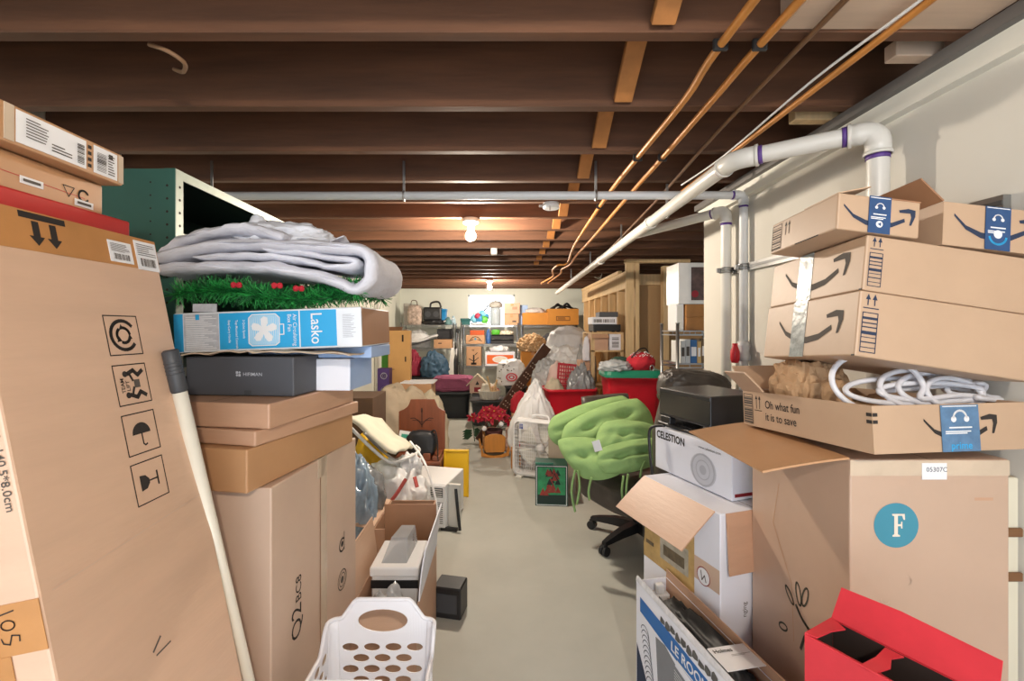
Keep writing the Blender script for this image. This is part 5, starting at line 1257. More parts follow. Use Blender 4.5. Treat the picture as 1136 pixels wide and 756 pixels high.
for s_ in (-1, 1): MB().box(s_*.19-.03, s_*.19+.03, -.09, .09, 0, .022, bev=.004).build('foot', offw, t)
b = MB(); b.lump((0, 0, 0), (.2, .1, .1), 1, sub=2)
# ---- christmas box and taller carton
x = Box('dark green picture box showing red and green trees, in front of the green chair', (.27, 3.60, 0), .255, .20, .325, rz=-5, anchor='nl', m=mat('dark_green_card', '#17483a', .5, var=.1))
F = x.fr('front'); b = x.mb; i1 = x.mi(mat('bright_green_ink', '#2f8f5b', .5, var=.3, scale=20)); i2 = x.mi(mat('brick_red_ink', '#8f3328', .5, var=.3, scale=30)); i3 = x.mi(paper); i4 = x.mi(mat('dark_ink_green', '#0e2a24', .5))
b.rect(F, .02, .02, .235, .305, i1); b.rect(F, .02, .02, .235, .09, i4, .0012)
rr = random.Random(2)
for k_ in range(26):
    x0, y0 = rr.uniform(.03, .16), rr.uniform(.08, .25); b.poly(F, [(x0, y0), (x0+.045, y0), (x0+.022, y0+.05)], i2 if k_ % 4 else i4, .0012+.00012*k_)
b.frame(F, .01, .01, .245, .315, .005, i3); x.mb.rect(x.fr('right'), .03, .03, .17, .29, i4); x.flap('front', .05, 60, x0=.0, x1=.14, m=mat('green_flap', '#2b7a66', .5)); x.done()
Box('taller grey-brown carton behind the dark green picture box', (.40, 3.86, 0), .23, .20, .50, rz=-8, anchor='nl', m=mat('grey_brown_card', '#b0a08c', .85)).done()

# ---- office chair with green cushion
t = thing('office_chair', 'black wheeled office chair carrying a green tufted cushion', 'chair', (.90, 3.0, 0), R(28))
star_base(t, r=.33, rot=116)
b = MB(); b.lump((-.15, -.12, .335), (.56, .58, .175), 5, amp=.02, ridge=.03, sub=4, sq=.45, flat=.9); b.build('seat', lea, t)
MB().box(-.10, .10, -.10, .10, .30, .345, bev=.01).build('seat_plate', blackp, t)
for s_ in (-1, 1):
    b = MB(); b.tube(smooth_path([(s_*.22, -.02, .38), (s_*.29, -.02, .42), (s_*.30, -.02, .54), (s_*.29, -.06, .575), (s_*.29, .12, .58)], 6), .018, 8); b.build('armrest', blackp, t)
b = MB(); rings = []
for k_ in range(9):
    v = k_/8; z = .52+.40*v; w = .24-.03*v; th = .04+.02*math.sin(v*PI); y = .22+.10*v
    rings.append([Vector((math.copysign(abs(math.cos(a))**.5, math.cos(a))*w, y+math.copysign(abs(math.sin(a))**.8, math.sin(a))*th, z)) for a in [2*PI*j/20 for j in range(20)]])
b.loft(rings); b.build('backrest', lea, t)
b = MB(); b.tube([(0, .12, .40), (0, .24, .46), (0, .27, .62)], .022, 8); b.build('back_bracket', blackp, t)
# cushion in world-aligned coordinates
gfab = mat('green_fabric', '#8fb072', .9, var=.07, scale=12, bump=.35, bscale=70, spec=.2); gfab2 = gfab
o3 = Vector((.68, 2.82, .52))
t = thing('chair_cushion', 'green tufted chair cushion with tie strings draped over the office chair', 'cushion', o3)
def pad(fr_pts, th, seed, tuft):
    """puffy pad over a bilinear patch given by corner points (bl, br, tr, tl)"""
    A, B_, C_, D_ = [Vector(p)-o3 for p in fr_pts]; n = ((B_-A).cross(D_-A)).normalized(); nu = nv = 26; b = MB()
    for sgn in (1, -1):
        def fn(u, v):
            uu = .5+.5*math.copysign(abs(2*u-1)**.8, 2*u-1); vv = .5+.5*math.copysign(abs(2*v-1)**.8, 2*v-1)
            x_, y_ = 2*uu-1, 2*vv-1; x_, y_ = x_*math.sqrt(1-.34*y_*y_), y_*math.sqrt(1-.34*x_*x_); pu, pv = .5+.55*x_, .5+.55*y_
            p = (A*(1-pu)+B_*pu)*(1-pv)+(D_*(1-pu)+C_*pu)*pv
            e = max(0, (1-abs(2*uu-1)**2.6)*(1-abs(2*vv-1)**2.6))**.6
            h = th*e
            for tu, tv in tuft: h -= th*.75*math.exp(-(((uu-tu)/.07)**2+((vv-tv)/.07)**2))*e
            for tv in sorted({q[1] for q in tuft}): h -= th*.16*math.exp(-((vv-tv)/.08)**2)*e
            h += e*.014*noise.noise((uu*5+seed, vv*5, sgn))
            bend = (B_-A).length
            return p+n*h*sgn
        b.grid(fn, nu, nv, 0, True)
    return b
bk = [(.36, 2.80, .60), (.88, 3.02, .76), (.86, 3.16, .96), (.36, 2.98, .88)]
TU = [(.3, .32), (.7, .32), (.3, .68), (.7, .68)]
pad([P(618, 500, 2.98), P(704, 470, 3.10), P(694, 436, 3.22), P(608, 462, 3.06)], .050, 7, [(.3, .5), (.7, .5)]).build('back_pad', gfab, t)
pad([P(634, 524, 2.80), P(728, 490, 2.98), P(710, 438, 3.12), P(622, 470, 2.96)], .070, 1, TU).build('back_pad', gfab, t)
pad([P(646, 534, 2.64), P(694, 526, 2.60), P(678, 488, 2.80), P(614, 486, 2.84)], .058, 2, [(.35, .5), (.7, .5)]).build('seat_pad', gfab, t)
pad([P(660, 506, 2.68), P(706, 500, 2.68), P(732, 472, 2.80), P(668, 466, 2.84)], .062, 3, [(.5, .5)]).build('seat_pad', gfab, t)
pad([P(668, 528, 2.58), P(728, 518, 2.60), P(734, 484, 2.72), P(664, 496, 2.66)], .066, 4, [(.33, .5), (.7, .55)]).build('seat_pad', gfab, t)
for pts in ([(638, 522, 2.62), (634, 545, 2.6), (638, 568, 2.6)], [(641, 522, 2.62), (643, 540, 2.6), (640, 560, 2.6)], [(656, 530, 2.55), (653, 545, 2.55), (654, 555, 2.55)], [(692, 528, 2.52), (690, 545, 2.5), (692, 562, 2.5)], [(697, 526, 2.52), (695, 540, 2.5), (694, 560, 2.5)], [(716, 512, 2.54), (712, 520, 2.54), (710, 530, 2.54)]):
    b = MB(); b.tube([p-o3 for p in smooth_path([P(*q) for q in pts], 6)], .010, 6, flat=.5); b.build('tie_string', gfab, t)
Ftg = frm(P(660, 502, 2.56)-o3, (1, .1, .25), (-.2, .15, 1)); b = MB(); b.prism([(0, 0), (.045, 0), (.04, .06), (-.005, .06)], Ftg, .002); b.build('care_tag', paper, t)

# ---- red tote with green lid
Box('grey-brown carton under the red tote with the green lid', (1.17, 4.16, 0), .46, .36, .56, anchor='c', m=mat('grey_brown_card', '#b0a08c')).done()
tote('red tote with a green lid beside the stud partition', (1.18, 4.16, .562), .50, .38, .42, red, lidm=mat('green_lid', '#127a5c', .4, var=.06), lidh=.09, rz=-3)
lumpy('plastic_bag', 'flat clear plastic bag of fabric on the left of the green tote lid', 'bag', (1.02, 4.08, 1.025), (.30, .26, .10), bagc, 131, sub=4, ridge=.2, flat=.6)
lumpy('green_cloth', 'small dark green cloth on the green tote lid behind the clear bag', 'cloth', (1.10, 4.22, 1.025), (.2, .16, .12), mat('bottle_green_cloth', '#2c4a3c', .9), 132, sub=4)
t = thing('beanie_bag', 'red knitted hat bag with white flecks and a metal clip on the green tote lid', 'hat', (1.255, 4.10, 1.025))
b = MB(); b.lump((0, 0, 0), (.26, .22, .165), 133, amp=.06, ridge=.06, sub=4, flat=.7); b.build('hat_body', redf, t)
b = MB(); rr = random.Random(4)
for k_ in range(45):
    a = rr.uniform(-PI, 0); e = rr.uniform(.55, 1.25); b.lump((.125*math.cos(a)*math.cos(e), .108*math.sin(a)*math.cos(e)-.0, .06+.11*math.sin(e)), (.010, .010, .010), 1, sub=1, amp=0, ridge=0, flat=.95)
b.build('white_flecks', whitep, t)['kind'] = 'stuff'
b = MB(); b.tube([Vector((.06+.016*math.cos(a), -.13, .03+.028*math.sin(a))) for a in [2*PI*k_/16 for k_ in range(16)]], .004, 6, closed=True); b.build('metal_clip', steel, t)
b = MB(); b.tube(smooth_path([(-.10, -.06, .12), (-.03, -.06, .19), (.03, -.04, .20), (.06, -.03, .16)], 5), .006, 6); b.build('dark_cord', blackp, t)
# ================================================================== BACK OF THE ROOM
def wire_rack(label, x0, x1, y0, y1, levels, H, name='wire_shelving'):
    t = thing(name, label, 'shelving', ((x0+x1)/2, (y0+y1)/2, 0)); w, d = (x1-x0)/2, (y1-y0)/2
    for sx in (-1, 1):
        for sy in (-1, 1):
            b = MB(); b.tube([(sx*w, sy*d, 0), (sx*w, sy*d, H)], .013, 10); b.tube([(sx*w, sy*d, H), (sx*w, sy*d, H+.008)], .016, 10); b.build('post', steel, t)
    for z in levels:
        b = MB()
        for zz in (z-.004, z-.034):
            for sy in (-1, 1): b.box(-w, w, sy*d-.004, sy*d+.004, zz-.004, zz+.004)
            for sx in (-1, 1): b.box(sx*w-.004, sx*w+.004, -d, d, zz-.004, zz+.004)
        n = int((x1-x0)/.03)
        for k in range(1, n): x = -w+2*w*k/n; b.box(x-.0018, x+.0018, -d, d, z-.004, z)
        m = int((x1-x0)/.09)
        for k in range(m+1):
            x = -w+2*w*k/m
            for sy in (-1, 1): b.box(x-.002, x+.002, sy*d-.002, sy*d+.002, z-.034, z-.004)
        b.build('wire_shelf', steel, t)
    return t
YS = 8.32
wire_rack('chrome wire shelving at the left end of the back wall', -1.83, -.87, YS, YS+.45, (1.47, 1.04, .57, .12), 1.50)
wire_rack('chrome wire shelving below the far window', -.73, .31, YS, YS+.45, (1.47, 1.12, .72, .12), 1.50)
wire_rack('chrome wire shelving at the right end of the back wall', .40, 1.38, YS, YS+.45, (1.47, .95, .12), 1.50)
def at(px, d): return PX(px, d)
dk = 8.5
# left shelf, top
b = MB(); b.box(-.06, .06, -.02, .02, 0, .40, bev=.003); b.box(-.05, .05, -.022, -.02, .01, .39, 1)
solo('grey_board', 'narrow grey panel standing on the left end of the left wire shelving', 'panel', b, [mat('warm_grey_panel', '#a59f96', .7), mat('warm_grey_face', '#aaa49b', .7)], (-1.76, dk, 1.472))
def strips(n, cols, W, D, H, seed):
    pass
t = thing('patterned_bag', 'white bag with a brown pattern on top of the left wire shelving', 'bag', (-1.60, dk-.05, 1.472))
b = MB(); b.lump((0, 0, 0), (.27, .24, .37), 201, amp=.07, ridge=.08, sub=4, sq=.6, flat=.85); b.build('bag_body', mat('brown_pattern_fabric', '#b5a295', .85, var=.55, scale=16), t)
b = MB(); b.tube(smooth_path([(-.06, -.08, .36), (-.04, -.10, .44), (.04, -.10, .44), (.06, -.08, .36)], 5), .008, 6); b.build('handle', mat('strap_brown', '#5f4a3d', .7), t)
t = thing('black_machine', 'black boxy machine with a carrying handle on the left wire shelving', 'machine', (-1.22, dk-.02, 1.55))
b = MB(); b.box(-.22, .12, -.10, .12, 0, .25, bev=.03, seg=2); b.build('casing', blackp, t)
b = MB(); b.tube(smooth_path([(-.10, 0, .25), (-.08, 0, .33), (.05, 0, .35), (.10, 0, .25)], 6), .018, 8); b.build('handle', blackp, t)
Fm = frm((-.22, -.1005, 0), (1, 0, 0), (0, 0, 1)); b = MB()
for k in range(2): b.prism([(.09+.15*k+.055*math.cos(2*PI*j/16), .12+.055*math.sin(2*PI*j/16)) for j in range(16)], Fm, .004)
b.build('round_dial', greyp, t)
lumpy('black_bag', 'black cloth bag squashed under the black machine on the left wire shelving', 'bag', (-1.25, dk-.02, 1.472), (.46, .34, .10), blackp, 204, sub=4, flat=.8)
b = MB(); b.lump((0, 0, 0), (.12, .12, .12), 1, sub=2)
tote('bright blue open bin behind the black machine on the left wire shelving', (-1.10, dk+.04, 1.56), .17, .22, .21, mat('bright_blue_plastic', '#1f7fb8', .4, var=.08), name='storage_bin', cat='bin')
Box('small grey carton under the bright blue bin', (-1.10, dk+.05, 1.472), .16, .22, .086, anchor='c', m=mat('grey_card', '#8d8a86', .8)).done()
lumpy('teal_toy', 'small teal object near the right end of the left wire shelving', 'toy', (-.98, dk-.08, 1.472), (.13, .13, .14), mat('dull_teal', '#5b7f80', .6, var=.3), 206, sub=3)
lumpy('pale_blue_bottle', 'pale blue plastic bottle at the right end of the left wire shelving', 'bottle', (-.895, dk+.02, 1.472), (.09, .09, .17), mat('pale_blue_plastic', '#a9c3cf', .4), 207, sub=3, ridge=0, amp=.04)
b = MB(); b.beam((-1.06, dk-.12, 1.53), (-.87, dk-.06, 1.60), .03, .012); solo('white_stick', 'thin white slat lying across the teal object on the left wire shelving', 'slat', b, [paper])
# left shelf, middle
b = MB(); b.grid(lambda u, v: (-.30+.62*u, -.12+.3*v, .16*u+.012*math.sin(u*9)+.05*v), 14, 6, 0, True, thick=.03)
solo('foam_sheet', 'curved white foam sheet in the middle of the left wire shelving', 'foam', b, [mat('white_foam', '#dcdcdc')], (-1.49, dk-.03, 1.12))
lumpy('white_padding', 'white padding bunched behind the foam sheet on the left wire shelving', 'padding', (-1.55, dk+.08, 1.05), (.42, .22, .34), mat('white_foam', '#dcdcdc'), 208, sub=4)
b = MB(); b.box(-.33, .33, -.14, .14, 0, .012); solo('dark_board', 'dark board slanting under the foam sheet on the left wire shelving', 'board', b, [greyp], (-1.47, dk-.05, 1.145), (0, R(-16), 0))
x = Box('orange-brown shallow carton on the right half of the left wire shelving', (-1.06, dk-.06, 1.045), .33, .30, .16, anchor='c', m=cardo, open_=True); x.mb.rect(x.fr('front'), .08, .08, .14, .10, x.mi(ink)); x.done()
t = thing('black_case', 'black case tilted on the shallow orange-brown carton', 'case', (-1.05, dk+.0, 1.21), 0)
b = MB(); b.box(-.14, .14, -.06, .06, 0, .19, bev=.012); b.build('case_body', mat('matt_black', '#26262a', .6, var=.15), t); MB().box(-.145, .145, -.062, .062, .12, .128).build('lid_line', greyp, t)
lumpy('duffel_bag', 'dark red duffel bag bulging from the left wire shelving', 'bag', (-1.58, 8.05, .58), (.36, .34, .44), mat('wine_red_fabric', '#8c1f38', .7, var=.15, bump=.3), 211, sub=5, ridge=.14)
lumpy('duffel_bag', 'slate blue bag bulging from the left wire shelving beside the red one', 'bag', (-1.17, 8.0, .56), (.50, .36, .44), mat('slate_blue_fabric', '#38566e', .6, var=.2, bump=.3), 212, sub=5, ridge=.16)
tote('dark tote under the red and blue bags', (-1.38, 8.0, 0), .80, .36, .55, mat('charcoal_tote', '#34363a'), lidm=blackp, lidh=.02)
b = MB(); b.box(-.055, .055, -.012, .012, 0, .70, bev=.003); b.box(-.045, .045, -.014, -.012, .02, .68, 1); solo('white_board', 'white folding board leaning beside the slate blue bag', 'board', b, [paper, offw], (-.90, 7.98, .36), (R(-4), R(6), 0))
b = MB(); b.box(-.14, .14, -.12, .12, 0, .355, bev=.004); solo('grey_box', 'plain grey box under the white folding board', 'box', b, [mat('grey_card', '#8d8a86')], (-.90, 7.98, 0))
t = thing('umbrella', 'closed black umbrella upright between the left and middle wire shelving', 'umbrella', (-.80, 8.0, 0))
b = MB(); b.tube([(0, 0, .02), (0, 0, .25), (0, 0, .85), (0, 0, .95)], [.012, .045, .03, .012], 10); b.build('canopy', blackp, t)
b = MB(); b.tube([(0, 0, 0), (0, 0, 1.08)], .008, 8); b.build('shaft', dsteel, t); b = MB(); b.tube([(0, 0, 1.05), (0, 0, 1.16)], .016, 8); b.build('handle', blackp, t)
t = thing('tripod', 'folded black stand behind the closed umbrella', 'stand', (-.78, 8.22, 0))
for a in (0, 120, 240):
    b = MB(); b.tube([(.06*math.cos(R(a)), .06*math.sin(R(a)), 0), (.018*math.cos(R(a)), .018*math.sin(R(a)), .8)], .011, 8); b.build('leg', blackp, t)
MB().tube([(0, 0, .75), (0, 0, 1.35)], .014, 8).build('centre_pole', dsteel, t); MB().box(-.03, .03, -.03, .03, 1.33, 1.40, bev=.006).build('head', blackp, t)
# middle shelf, top
tote('small dark teal bin on the left end of the middle wire shelving', (-.66, dk-.05, 1.472), .19, .2, .12, mat('dark_teal', '#2f6263', .5, var=.15), name='storage_bin', cat='bin')
t = thing('toy_bag', 'clear bag of brightly coloured toys on the middle wire shelving', 'toy', (-.40, dk-.06, 1.472))
b = MB(); b.lump((0, 0, .0), (.34, .26, .045), 1, sub=3, ridge=.02, flat=.7); b.build('white_tray', paper, t)
for k, (x, y, z, s, c) in enumerate(((-.10, -.03, .04, .15, '#7fc4dd'), (.0, -.06, .05, .15, '#3a86b5'), (.09, -.05, .03, .14, '#5bb544'), (-.03, -.08, .11, .11, '#b03a55'), (.05, .0, .13, .14, '#7fc4dd'), (-.06, .0, .15, .12, '#e6e9ee'), (.12, -.0, .10, .11, '#3a86b5'))):
    b = MB(); b.lump((x, y, z), (s, s*.8, s), 220+k, sub=3, amp=.25, ridge=.15, flat=.9); b.build('toy_piece', mat('toy_'+c[1:], c, .5, var=.15), t)
b = MB(); b.beam((-.05, -.02, .0), (.14, .06, .24), .03, .02); b.beam((-.03, .05, .10), (-.0, .07, .42), .010, .010)
solo('black_stick', 'black stick poking up from the bag of coloured toys at the window', 'stick', b, [blackp], (-.38, dk+.02, 1.60))
t = thing('glass_jar', 'tall clear jar with a grey cap in front of the far window', 'jar', (-.105, dk, 1.472))
b = MB(); b.lathe([(.09, 0), (.10, .02), (.10, .26), (.085, .32), (.075, .33)], 20); b.build('jar_body', mat('clear_jar', '#b4bfc6', .15, alpha=.85), t)
b = MB(); b.lump((0, 0, .32), (.25, .24, .13), 231, sub=4, amp=.12, flat=.5); b.build('cap', mat('grey_cap_cloth', '#a9a59f', .8, var=.1), t)
x = Box('lower of two tan cartons stacked in front of the far window', (.19, dk, 1.472), .27, .26, .20, anchor='c', m=cardo, tape=tape_b); x.mb.rect(x.fr('front'), .15, .05, .22, .08, x.mi(inkg)); x.done()
x = Box('upper of two tan cartons stacked in front of the far window', (.20, dk, 1.675), .29, .26, .20, anchor='c', m=card, tape=tape_b); x.mb.rect(x.fr('front'), .15, .08, .24, .13, x.mi(cardd)); x.done()
Box('pale blue carton behind the two stacked tan cartons', (.41, dk+.07, 1.472), .17, .20, .37, anchor='c', m=mat('pale_blue_card', '#9db6dc')).done()
# middle shelf, second level
x = Box('orange carton with a printed face on the middle wire shelving', (-.47, dk-.08, 1.125), .34, .28, .16, anchor='c', m=cardo); F = x.fr('front'); i = x.mi(ink)
x.mb.ring(F, .17, .03, .10, .012, i, a0=25, a1=155); x.mb.disc(F, .17, .09, .022, x.mi(mat('teal_ink', '#3f8aa0'))); x.mb.stroke(F, [(.05, .05), (.13, .08)], .012, i); x.mb.stroke(F, [(.29, .05), (.21, .08)], .012, i); x.done()
Box('rust-red flat carton on top of the printed orange carton', (-.44, dk-.06, 1.287), .26, .24, .085, anchor='c', m=mat('rust_card', '#b5532c', .8)).done()
for k in range(2):
    t = thing('paper_tray', ['lower', 'upper'][k]+' black paper tray on the middle wire shelving', 'tray', (.02, dk-.06, 1.125+.085*k))
    MB().box(-.21, .21, -.14, .14, 0, .012).build('tray_base', blackp, t)
    b = MB(); b.box(-.21, -.20, -.14, .14, .012, .075); b.box(.20, .21, -.14, .14, .012, .075); b.box(-.2, .2, .13, .14, .012, .075); b.box(-.2, .2, -.14, -.132, .012, .06); b.build('tray_rim', mat('matt_black', '#26262a'), t)
b = MB(); b.lump((0, 0, 0), (.16, .14, .10), 241, sub=3, sq=.5, flat=.8); solo('green_packet', 'bright green packet on the black paper trays', 'packet', b, [mat('bright_green_plastic', '#4fae2c', .5)], (-.10, dk-.05, 1.29))
lumpy('crumpled_paper', 'crumpled cream paper on the black paper trays beside the green packet', 'paper', (.10, dk-.05, 1.29), (.26, .2, .09), mat('cream_paper', '#d8cdb8', .8), 242, sub=4, amp=.2)
lumpy('plastic_bag', 'small blue plastic bag left of the black paper trays', 'bag', (-.235, dk-.12, 1.125), (.10, .14, .27), mat('blue_bag_plastic', '#3f6aa8', .35, var=.3), 243, sub=3)
lumpy('crumpled_paper', 'white crumpled paper on the large white carton with the orange panel', 'paper', (-.03, dk-.12, .99), (.34, .24, .115), paper, 244, sub=4, amp=.2)
# middle shelf, third level
x = Box('tan carton with a dark plant picture on the middle wire shelving', (-.50, dk-.08, .725), .27, .26, .35, anchor='c', m=cardo); F = x.fr('front'); i = x.mi(ink)
x.mb.text(F, 'W', .10, .27, .03, i, bold=.03); x.mb.rect(F, .12, .03, .15, .20, i); x.mb.stroke(F, [(.05, .13), (.12, .09)], .014, i); x.mb.stroke(F, [(.15, .09), (.22, .15)], .014, i); x.mb.rect(F, .085, .02, .185, .06, i); x.mb.stroke(F, [(.16, .20), (.20, .24)], .012, i); x.done()
x = Box('large white carton with an orange panel and pale oval on the middle wire shelving', (-.02, dk-.10, .725), .54, .30, .255, anchor='c', m=wb); F = x.fr('front'); x.mb.rect(F, .03, .04, .51, .20, x.mi(mat('orange_ink', '#e2692c', .6))); x.mb.disc(F, .27, .12, .14, x.mi(paper), .0014, ry=.062); x.mb.disc(F, .27, .12, .11, x.mi(mat('cream_ink', '#e6d8c8')), .0018, ry=.045); x.done()
t = thing('toy_house', 'small pink and white toy house with a peaked roof below the plant-picture carton', 'toy', (-.37, 7.15, .40))
b = MB(); b.prism([(-.12, 0), (.12, 0), (.12, .16), (0, .27), (-.12, .16)], frm((0, -.08, 0), (1, 0, 0), (0, 0, 1)), -.16); b.build('walls', mat('pale_pink_wood', '#cfae9a'), t)
for s in (-1, 1): b = MB(); b.beam((s*.17, 0, .115), (0, 0, .285), .20, .016, up=(1, 0, 0)); b.build('roof_slope', mat('cream_sheet', '#cfc5ae'), t)
Fh = frm((0, -.0805, 0), (1, 0, 0), (0, 0, 1)); b = MB(); b.prism([(-.05, .02), (.05, .02), (.05, .09), (-.05, .09)], Fh, .004); b.build('door', dred, t); MB().prism([(-.03, .13), (.03, .13), (0, .19)], Fh, .004).build('gable_window', blackp, t)
tote('dark tote under the small toy house', (-.275, 7.12, 0), .33, .36, .375, mat('charcoal_tote', '#34363a'), lidm=greyp, lidh=.02)
# right shelf, top
x = Box('smaller orange-brown carton on the right wire shelving', (.62, dk-.06, 1.472), .46, .32, .22, anchor='c', m=mat('orange_kraft', '#c58538', .8, var=.07)).done()
lumpy('white_cloth', 'white and red cloth bundle on the smaller orange-brown carton', 'cloth', (.63, dk-.05, 1.695), (.38, .22, .10), mat('white_red_cloth', '#c9c0bc', .9, var=.25, scale=12), 251, sub=4)
x = Box('larger orange-brown carton with a dark label on the right wire shelving', (1.12, dk-.10, 1.472), .56, .34, .29, anchor='c', m=mat('orange_kraft', '#c58538'), open_=True); F = x.fr('front'); i = x.mi(mat('brown_ink', '#553319', .7)); x.mb.frame(F, .16, .08, .40, .15, .012, i); x.mb.lines(F, .18, .10, .39, .14, 2, i, .6, 4); x.done()
for k, (x0, x1, z) in enumerate(((.90, 1.20, .07), (1.02, 1.34, .05), (1.10, 1.30, .10), (.95, 1.12, .09))):
    b = MB(); b.tube(smooth_path([(x0, dk-.2, 1.76), ((x0+x1)/2, dk-.18, 1.76+z), (x1, dk-.1, 1.765)], 5), .020, 8)
    solo('black_hose', ['black hose at the left of the larger orange-brown carton', 'long black hose across the larger orange-brown carton', 'black hose arching highest over the larger orange-brown carton', 'short black hose over the larger orange-brown carton'][k], 'hose', b, [blackp])
t = thing('grey_lamp', 'small grey lamp head at the right end of the right wire shelving', 'lamp', (1.36, dk, 1.472))
b = MB(); b.tube([(0, 0, 0), (0, 0, .26)], .012, 8); b.build('stem', dsteel, t); b = MB(); b.lump((.02, 0, .25), (.14, .10, .07), 1, sub=3, ridge=0, amp=.02, flat=.8); b.build('head', dsteel, t)
Box('tall orange-brown carton on the floor behind the brown paper bundle', (.50, 7.35, 0), .36, .34, 1.04, anchor='c', m=mat('orange_kraft', '#c58538'), tape=tape_b).done()
lumpy('crumpled_paper', 'big bundle of crumpled brown paper on the tall orange-brown carton', 'paper', (.49, 7.25, 1.045), (.46, .36, .26), mat('tan_paper', '#b3946f', .85, var=.12), 255, sub=5, amp=.2, ridge=.2, smooth=False)
lumpy('dark_coat', 'dark coat heaped behind the big grey-white bag', 'clothing', (.95, 7.5, 1.05), (.66, .40, .32), mat('dark_wool', '#2a2b31', .9, bump=.3), 256, sub=4)
Box('kraft carton under the dark coat', (.95, 7.5, 0), .50, .40, 1.045, anchor='c', m=cardd).done()

# ---- stud partition
t = thing('stud_partition', 'unpainted pine stud partition with a header, dividing off the right alcove', 'partition', (1.46, 5.05, 0))
def pb(name, x0, x1, y0, y1, z0, z1, m=pine): return MB().box(x0-1.46, x1-1.46, y0-5.05, y1-5.05, z0, z1, bev=.002).build(name, m, t)
for y in (7.80, 7.35, 6.9, 6.45, 6.0, 5.55): pb('stud', 1.42, 1.51, y, y+.038, .04, 1.86)
pb('header_beam', 1.42, 1.51, 5.16, 8.0, 1.86, 2.06); pb('sole_plate', 1.42, 1.51, 5.16, 8.0, 0, .04); pb('top_plate', 1.41, 1.46, 5.5, 8.0, 2.06, 2.10)
pb('sheathing', 1.511, 1.525, 5.1, 8.0, .04, 2.05, mat('plywood', '#c9a878', .75, var=.12, scale=4, stretch=(1, 1, 4)))
pb('corner_post', 1.385, 1.475, 5.05, 5.09, 0, 2.135); pb('corner_post', 1.49, 1.535, 5.05, 5.14, 0, 2.135); pb('stud', 1.80, 1.865, 5.05, 5.14, 0, 2.10); pb('top_plate', 1.385, 2.10, 5.05, 5.14, 2.136, 2.174)
pb('hardboard_panel', 1.50, 2.30, 5.20, 5.215, 0, 2.02, mat('hardboard', '#9d7c55', .8, var=.06, scale=2)); pb('panel_rail', 1.54, 2.30, 5.17, 5.20, 1.90, 2.02)
b = MB()
for k in range(3): b.tube(smooth_path([(1.46+.02*k, 6.6+.2*k, ZJ+.02), (1.42+.05*k, 6.5+.2*k, 2.14), (1.30+.07*k, 6.35+.25*k, 2.12+.02*k)], 5), .005, 6)
solo('loose_cable', 'loose white wires dangling above the stud partition', 'cable', b, [mat('dirty_white_cable', '#b9b3a4', .5)])
# wooden shelf with boxes along the partition
t = thing('wooden_shelf', 'rough wooden shelf stand with cartons against the stud partition', 'shelving', (1.24, 5.58, 0))
for x0 in (-.19, .15):
    for y0 in (-.28, .24): MB().box(x0, x0+.04, y0, y0+.04, 0, 1.34, bev=.002).build('leg', pine, t)
for z in (1.13, .70, .25): MB().box(-.19, .19, -.28, .28, z, z+.02, bev=.002).build('shelf_board', pine, t)
MB().box(-.19, .19, -.28, .28, 1.34, 1.36, bev=.002).build('shelf_board', pine, t)
x = Box('open tan carton on the wooden shelf beside the partition', (1.15, 5.42, 1.151), .19, .24, .185, anchor='c', m=card, open_=True); x.flap('front', .06, 140); x.done()
x = Box('white carton with dark bars on the wooden shelf beside the partition', (1.335, 5.42, 1.151), .15, .24, .187, anchor='c', m=wb); x.mb.barcode(x.fr('front'), .03, .03, .11, .16, x.mi(ink), 10, 3, True); x.done()
t = thing('black_device', 'flat black device on the top board of the wooden shelf', 'electronics', (1.235, 5.46, 1.361))
MB().box(-.16, .16, -.15, .15, .01, .09, bev=.004).build('casing', mat('satin_black', '#232427'), t); MB().box(-.15, .15, -.153, -.15, .02, .08).build('front_panel', blackp, t)
for k in range(4): MB().box([-.15, .12][k % 2], [-.12, .15][k % 2], [-.14, .10][k//2], [-.11, .13][k//2], 0, .01).build('foot', blackp, t)
x = Box('white carton with dark lettering bars on the flat black device', (1.21, 5.46, 1.453), .29, .26, .085, anchor='c', m=wb); x.mb.barcode(x.fr('front'), .02, .02, .27, .06, x.mi(inkg), 16, 5); x.done()
Box('flat charcoal box on top of the white carton at the partition', (1.27, 5.48, 1.540), .22, .22, .06, anchor='c', m=mat('charcoal_card', '#4c4e54'), seams=False).done()
lumpy('white_cloth', 'white cloth hanging at the left front of the wooden shelf', 'cloth', (1.02, 5.45, 1.02), (.09, .16, .28), mat('white_fleece', '#d6d6de'), 261, sub=4)
Box('kraft carton under the hanging white cloth', (1.0, 5.55, 0), .12, .24, 1.02, anchor='c', m=card).done()
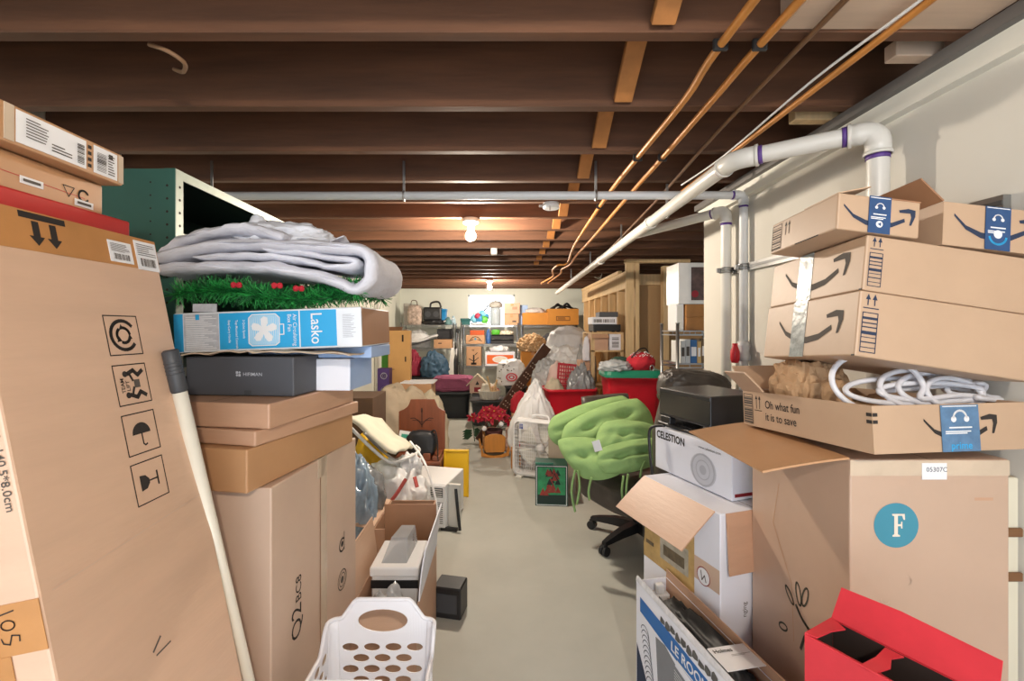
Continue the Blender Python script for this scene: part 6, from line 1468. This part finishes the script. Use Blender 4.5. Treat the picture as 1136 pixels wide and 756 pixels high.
# storage rack in the alcove
t = wire_rack('wire storage rack of boxes and books in the alcove behind the wall end', 1.375, 1.95, 3.55, 3.9, (1.385, 1.13, .70, .2), 1.44)
Box('tan wooden crate box under the wrapped white carton in the alcove', (1.525, 3.69, 1.386), .15, .24, .105, anchor='c', m=mat('honey_card', '#a06f3c', .7, var=.15, scale=10), name='crate_box').done()
Box('upper tan crate box stacked under the wrapped white carton', (1.525, 3.69, 1.492), .15, .24, .10, anchor='c', m=mat('honey_card', '#a06f3c'), name='crate_box').done()
x = Box('tall wrapped white carton with a dark red picture, top of the alcove rack', (1.53, 3.70, 1.594), .28, .26, .325, anchor='c', m=mat('glossy_white_wrap', '#d9d7d4', .2, var=.08, bump=.3, bscale=20)); F = x.fr('front'); x.mb.rect(F, .10, .03, .26, .29, x.mi(mat('dark_picture', '#54403a', .4, var=.5, scale=20))); x.mb.disc(F, .13, .08, .028, x.mi(dred), .0014); x.done()
b = MB(); b.box(-.03, .03, -.09, .09, 0, .21, bev=.003); b.box(-.022, .022, -.092, -.09, .01, .20, 1); solo('white_file_box', 'white file box at the left end of the alcove rack', 'box', b, [paper, offw], (1.41, 3.68, 1.386))
for k, (w, h, c, lb) in enumerate(((.035, .175, '#d9d9d6', 'leftmost white binder on the alcove rack'), (.035, .185, '#cfd1d0', 'second white binder from the left on the alcove rack'), (.05, .18, '#2f5f94', 'blue binder beside the white binders on the alcove rack'), (.03, .17, '#c9a86f', 'tan book right of the blue binder on the alcove rack'), (.03, .19, '#6e5a42', 'brown book right of the tan book on the alcove rack'), (.035, .18, '#c9b184', 'cream book at the wall end of the alcove rack'))):
    x0 = 1.405+sum((.035, .035, .05, .03, .03, .035)[:k])+.003*k
    t = thing('binder' if k < 3 else 'book', lb, 'book', (x0+w/2, 3.66, 1.132))
    m = mat('binder_%d' % k, c, .6, var=.08); MB().box(-w/2, w/2, -.10, -.097, 0, h).build('spine', m, t)
    b = MB(); b.box(-w/2, -w/2+.003, -.097, .10, 0, h); b.box(w/2-.003, w/2, -.097, .10, 0, h); b.build('covers', m, t); MB().box(-w/2+.003, w/2-.003, -.095, .095, .003, h-.004).build('pages', paper, t)
    MB().box(-w/2+.006, w/2-.006, -.1015, -.1, h*.3, h*.7).build('spine_label', [paper, inkg][k in (0, 1)] if k != 2 else paper, t)
b = MB(); b.box(-.14, .20, -.05, .05, 0, .018, bev=.002); b.box(-.14, .20, -.052, -.05, .002, .016, 1); solo('white_plank', 'white plank lying across boxes below the binders in the alcove', 'plank', b, [offw, paper], (1.55, 3.47, 1.06))
Box('carton under the white plank in the alcove', (1.58, 3.40, 0), .34, .22, 1.058, anchor='c', m=cardd).done()
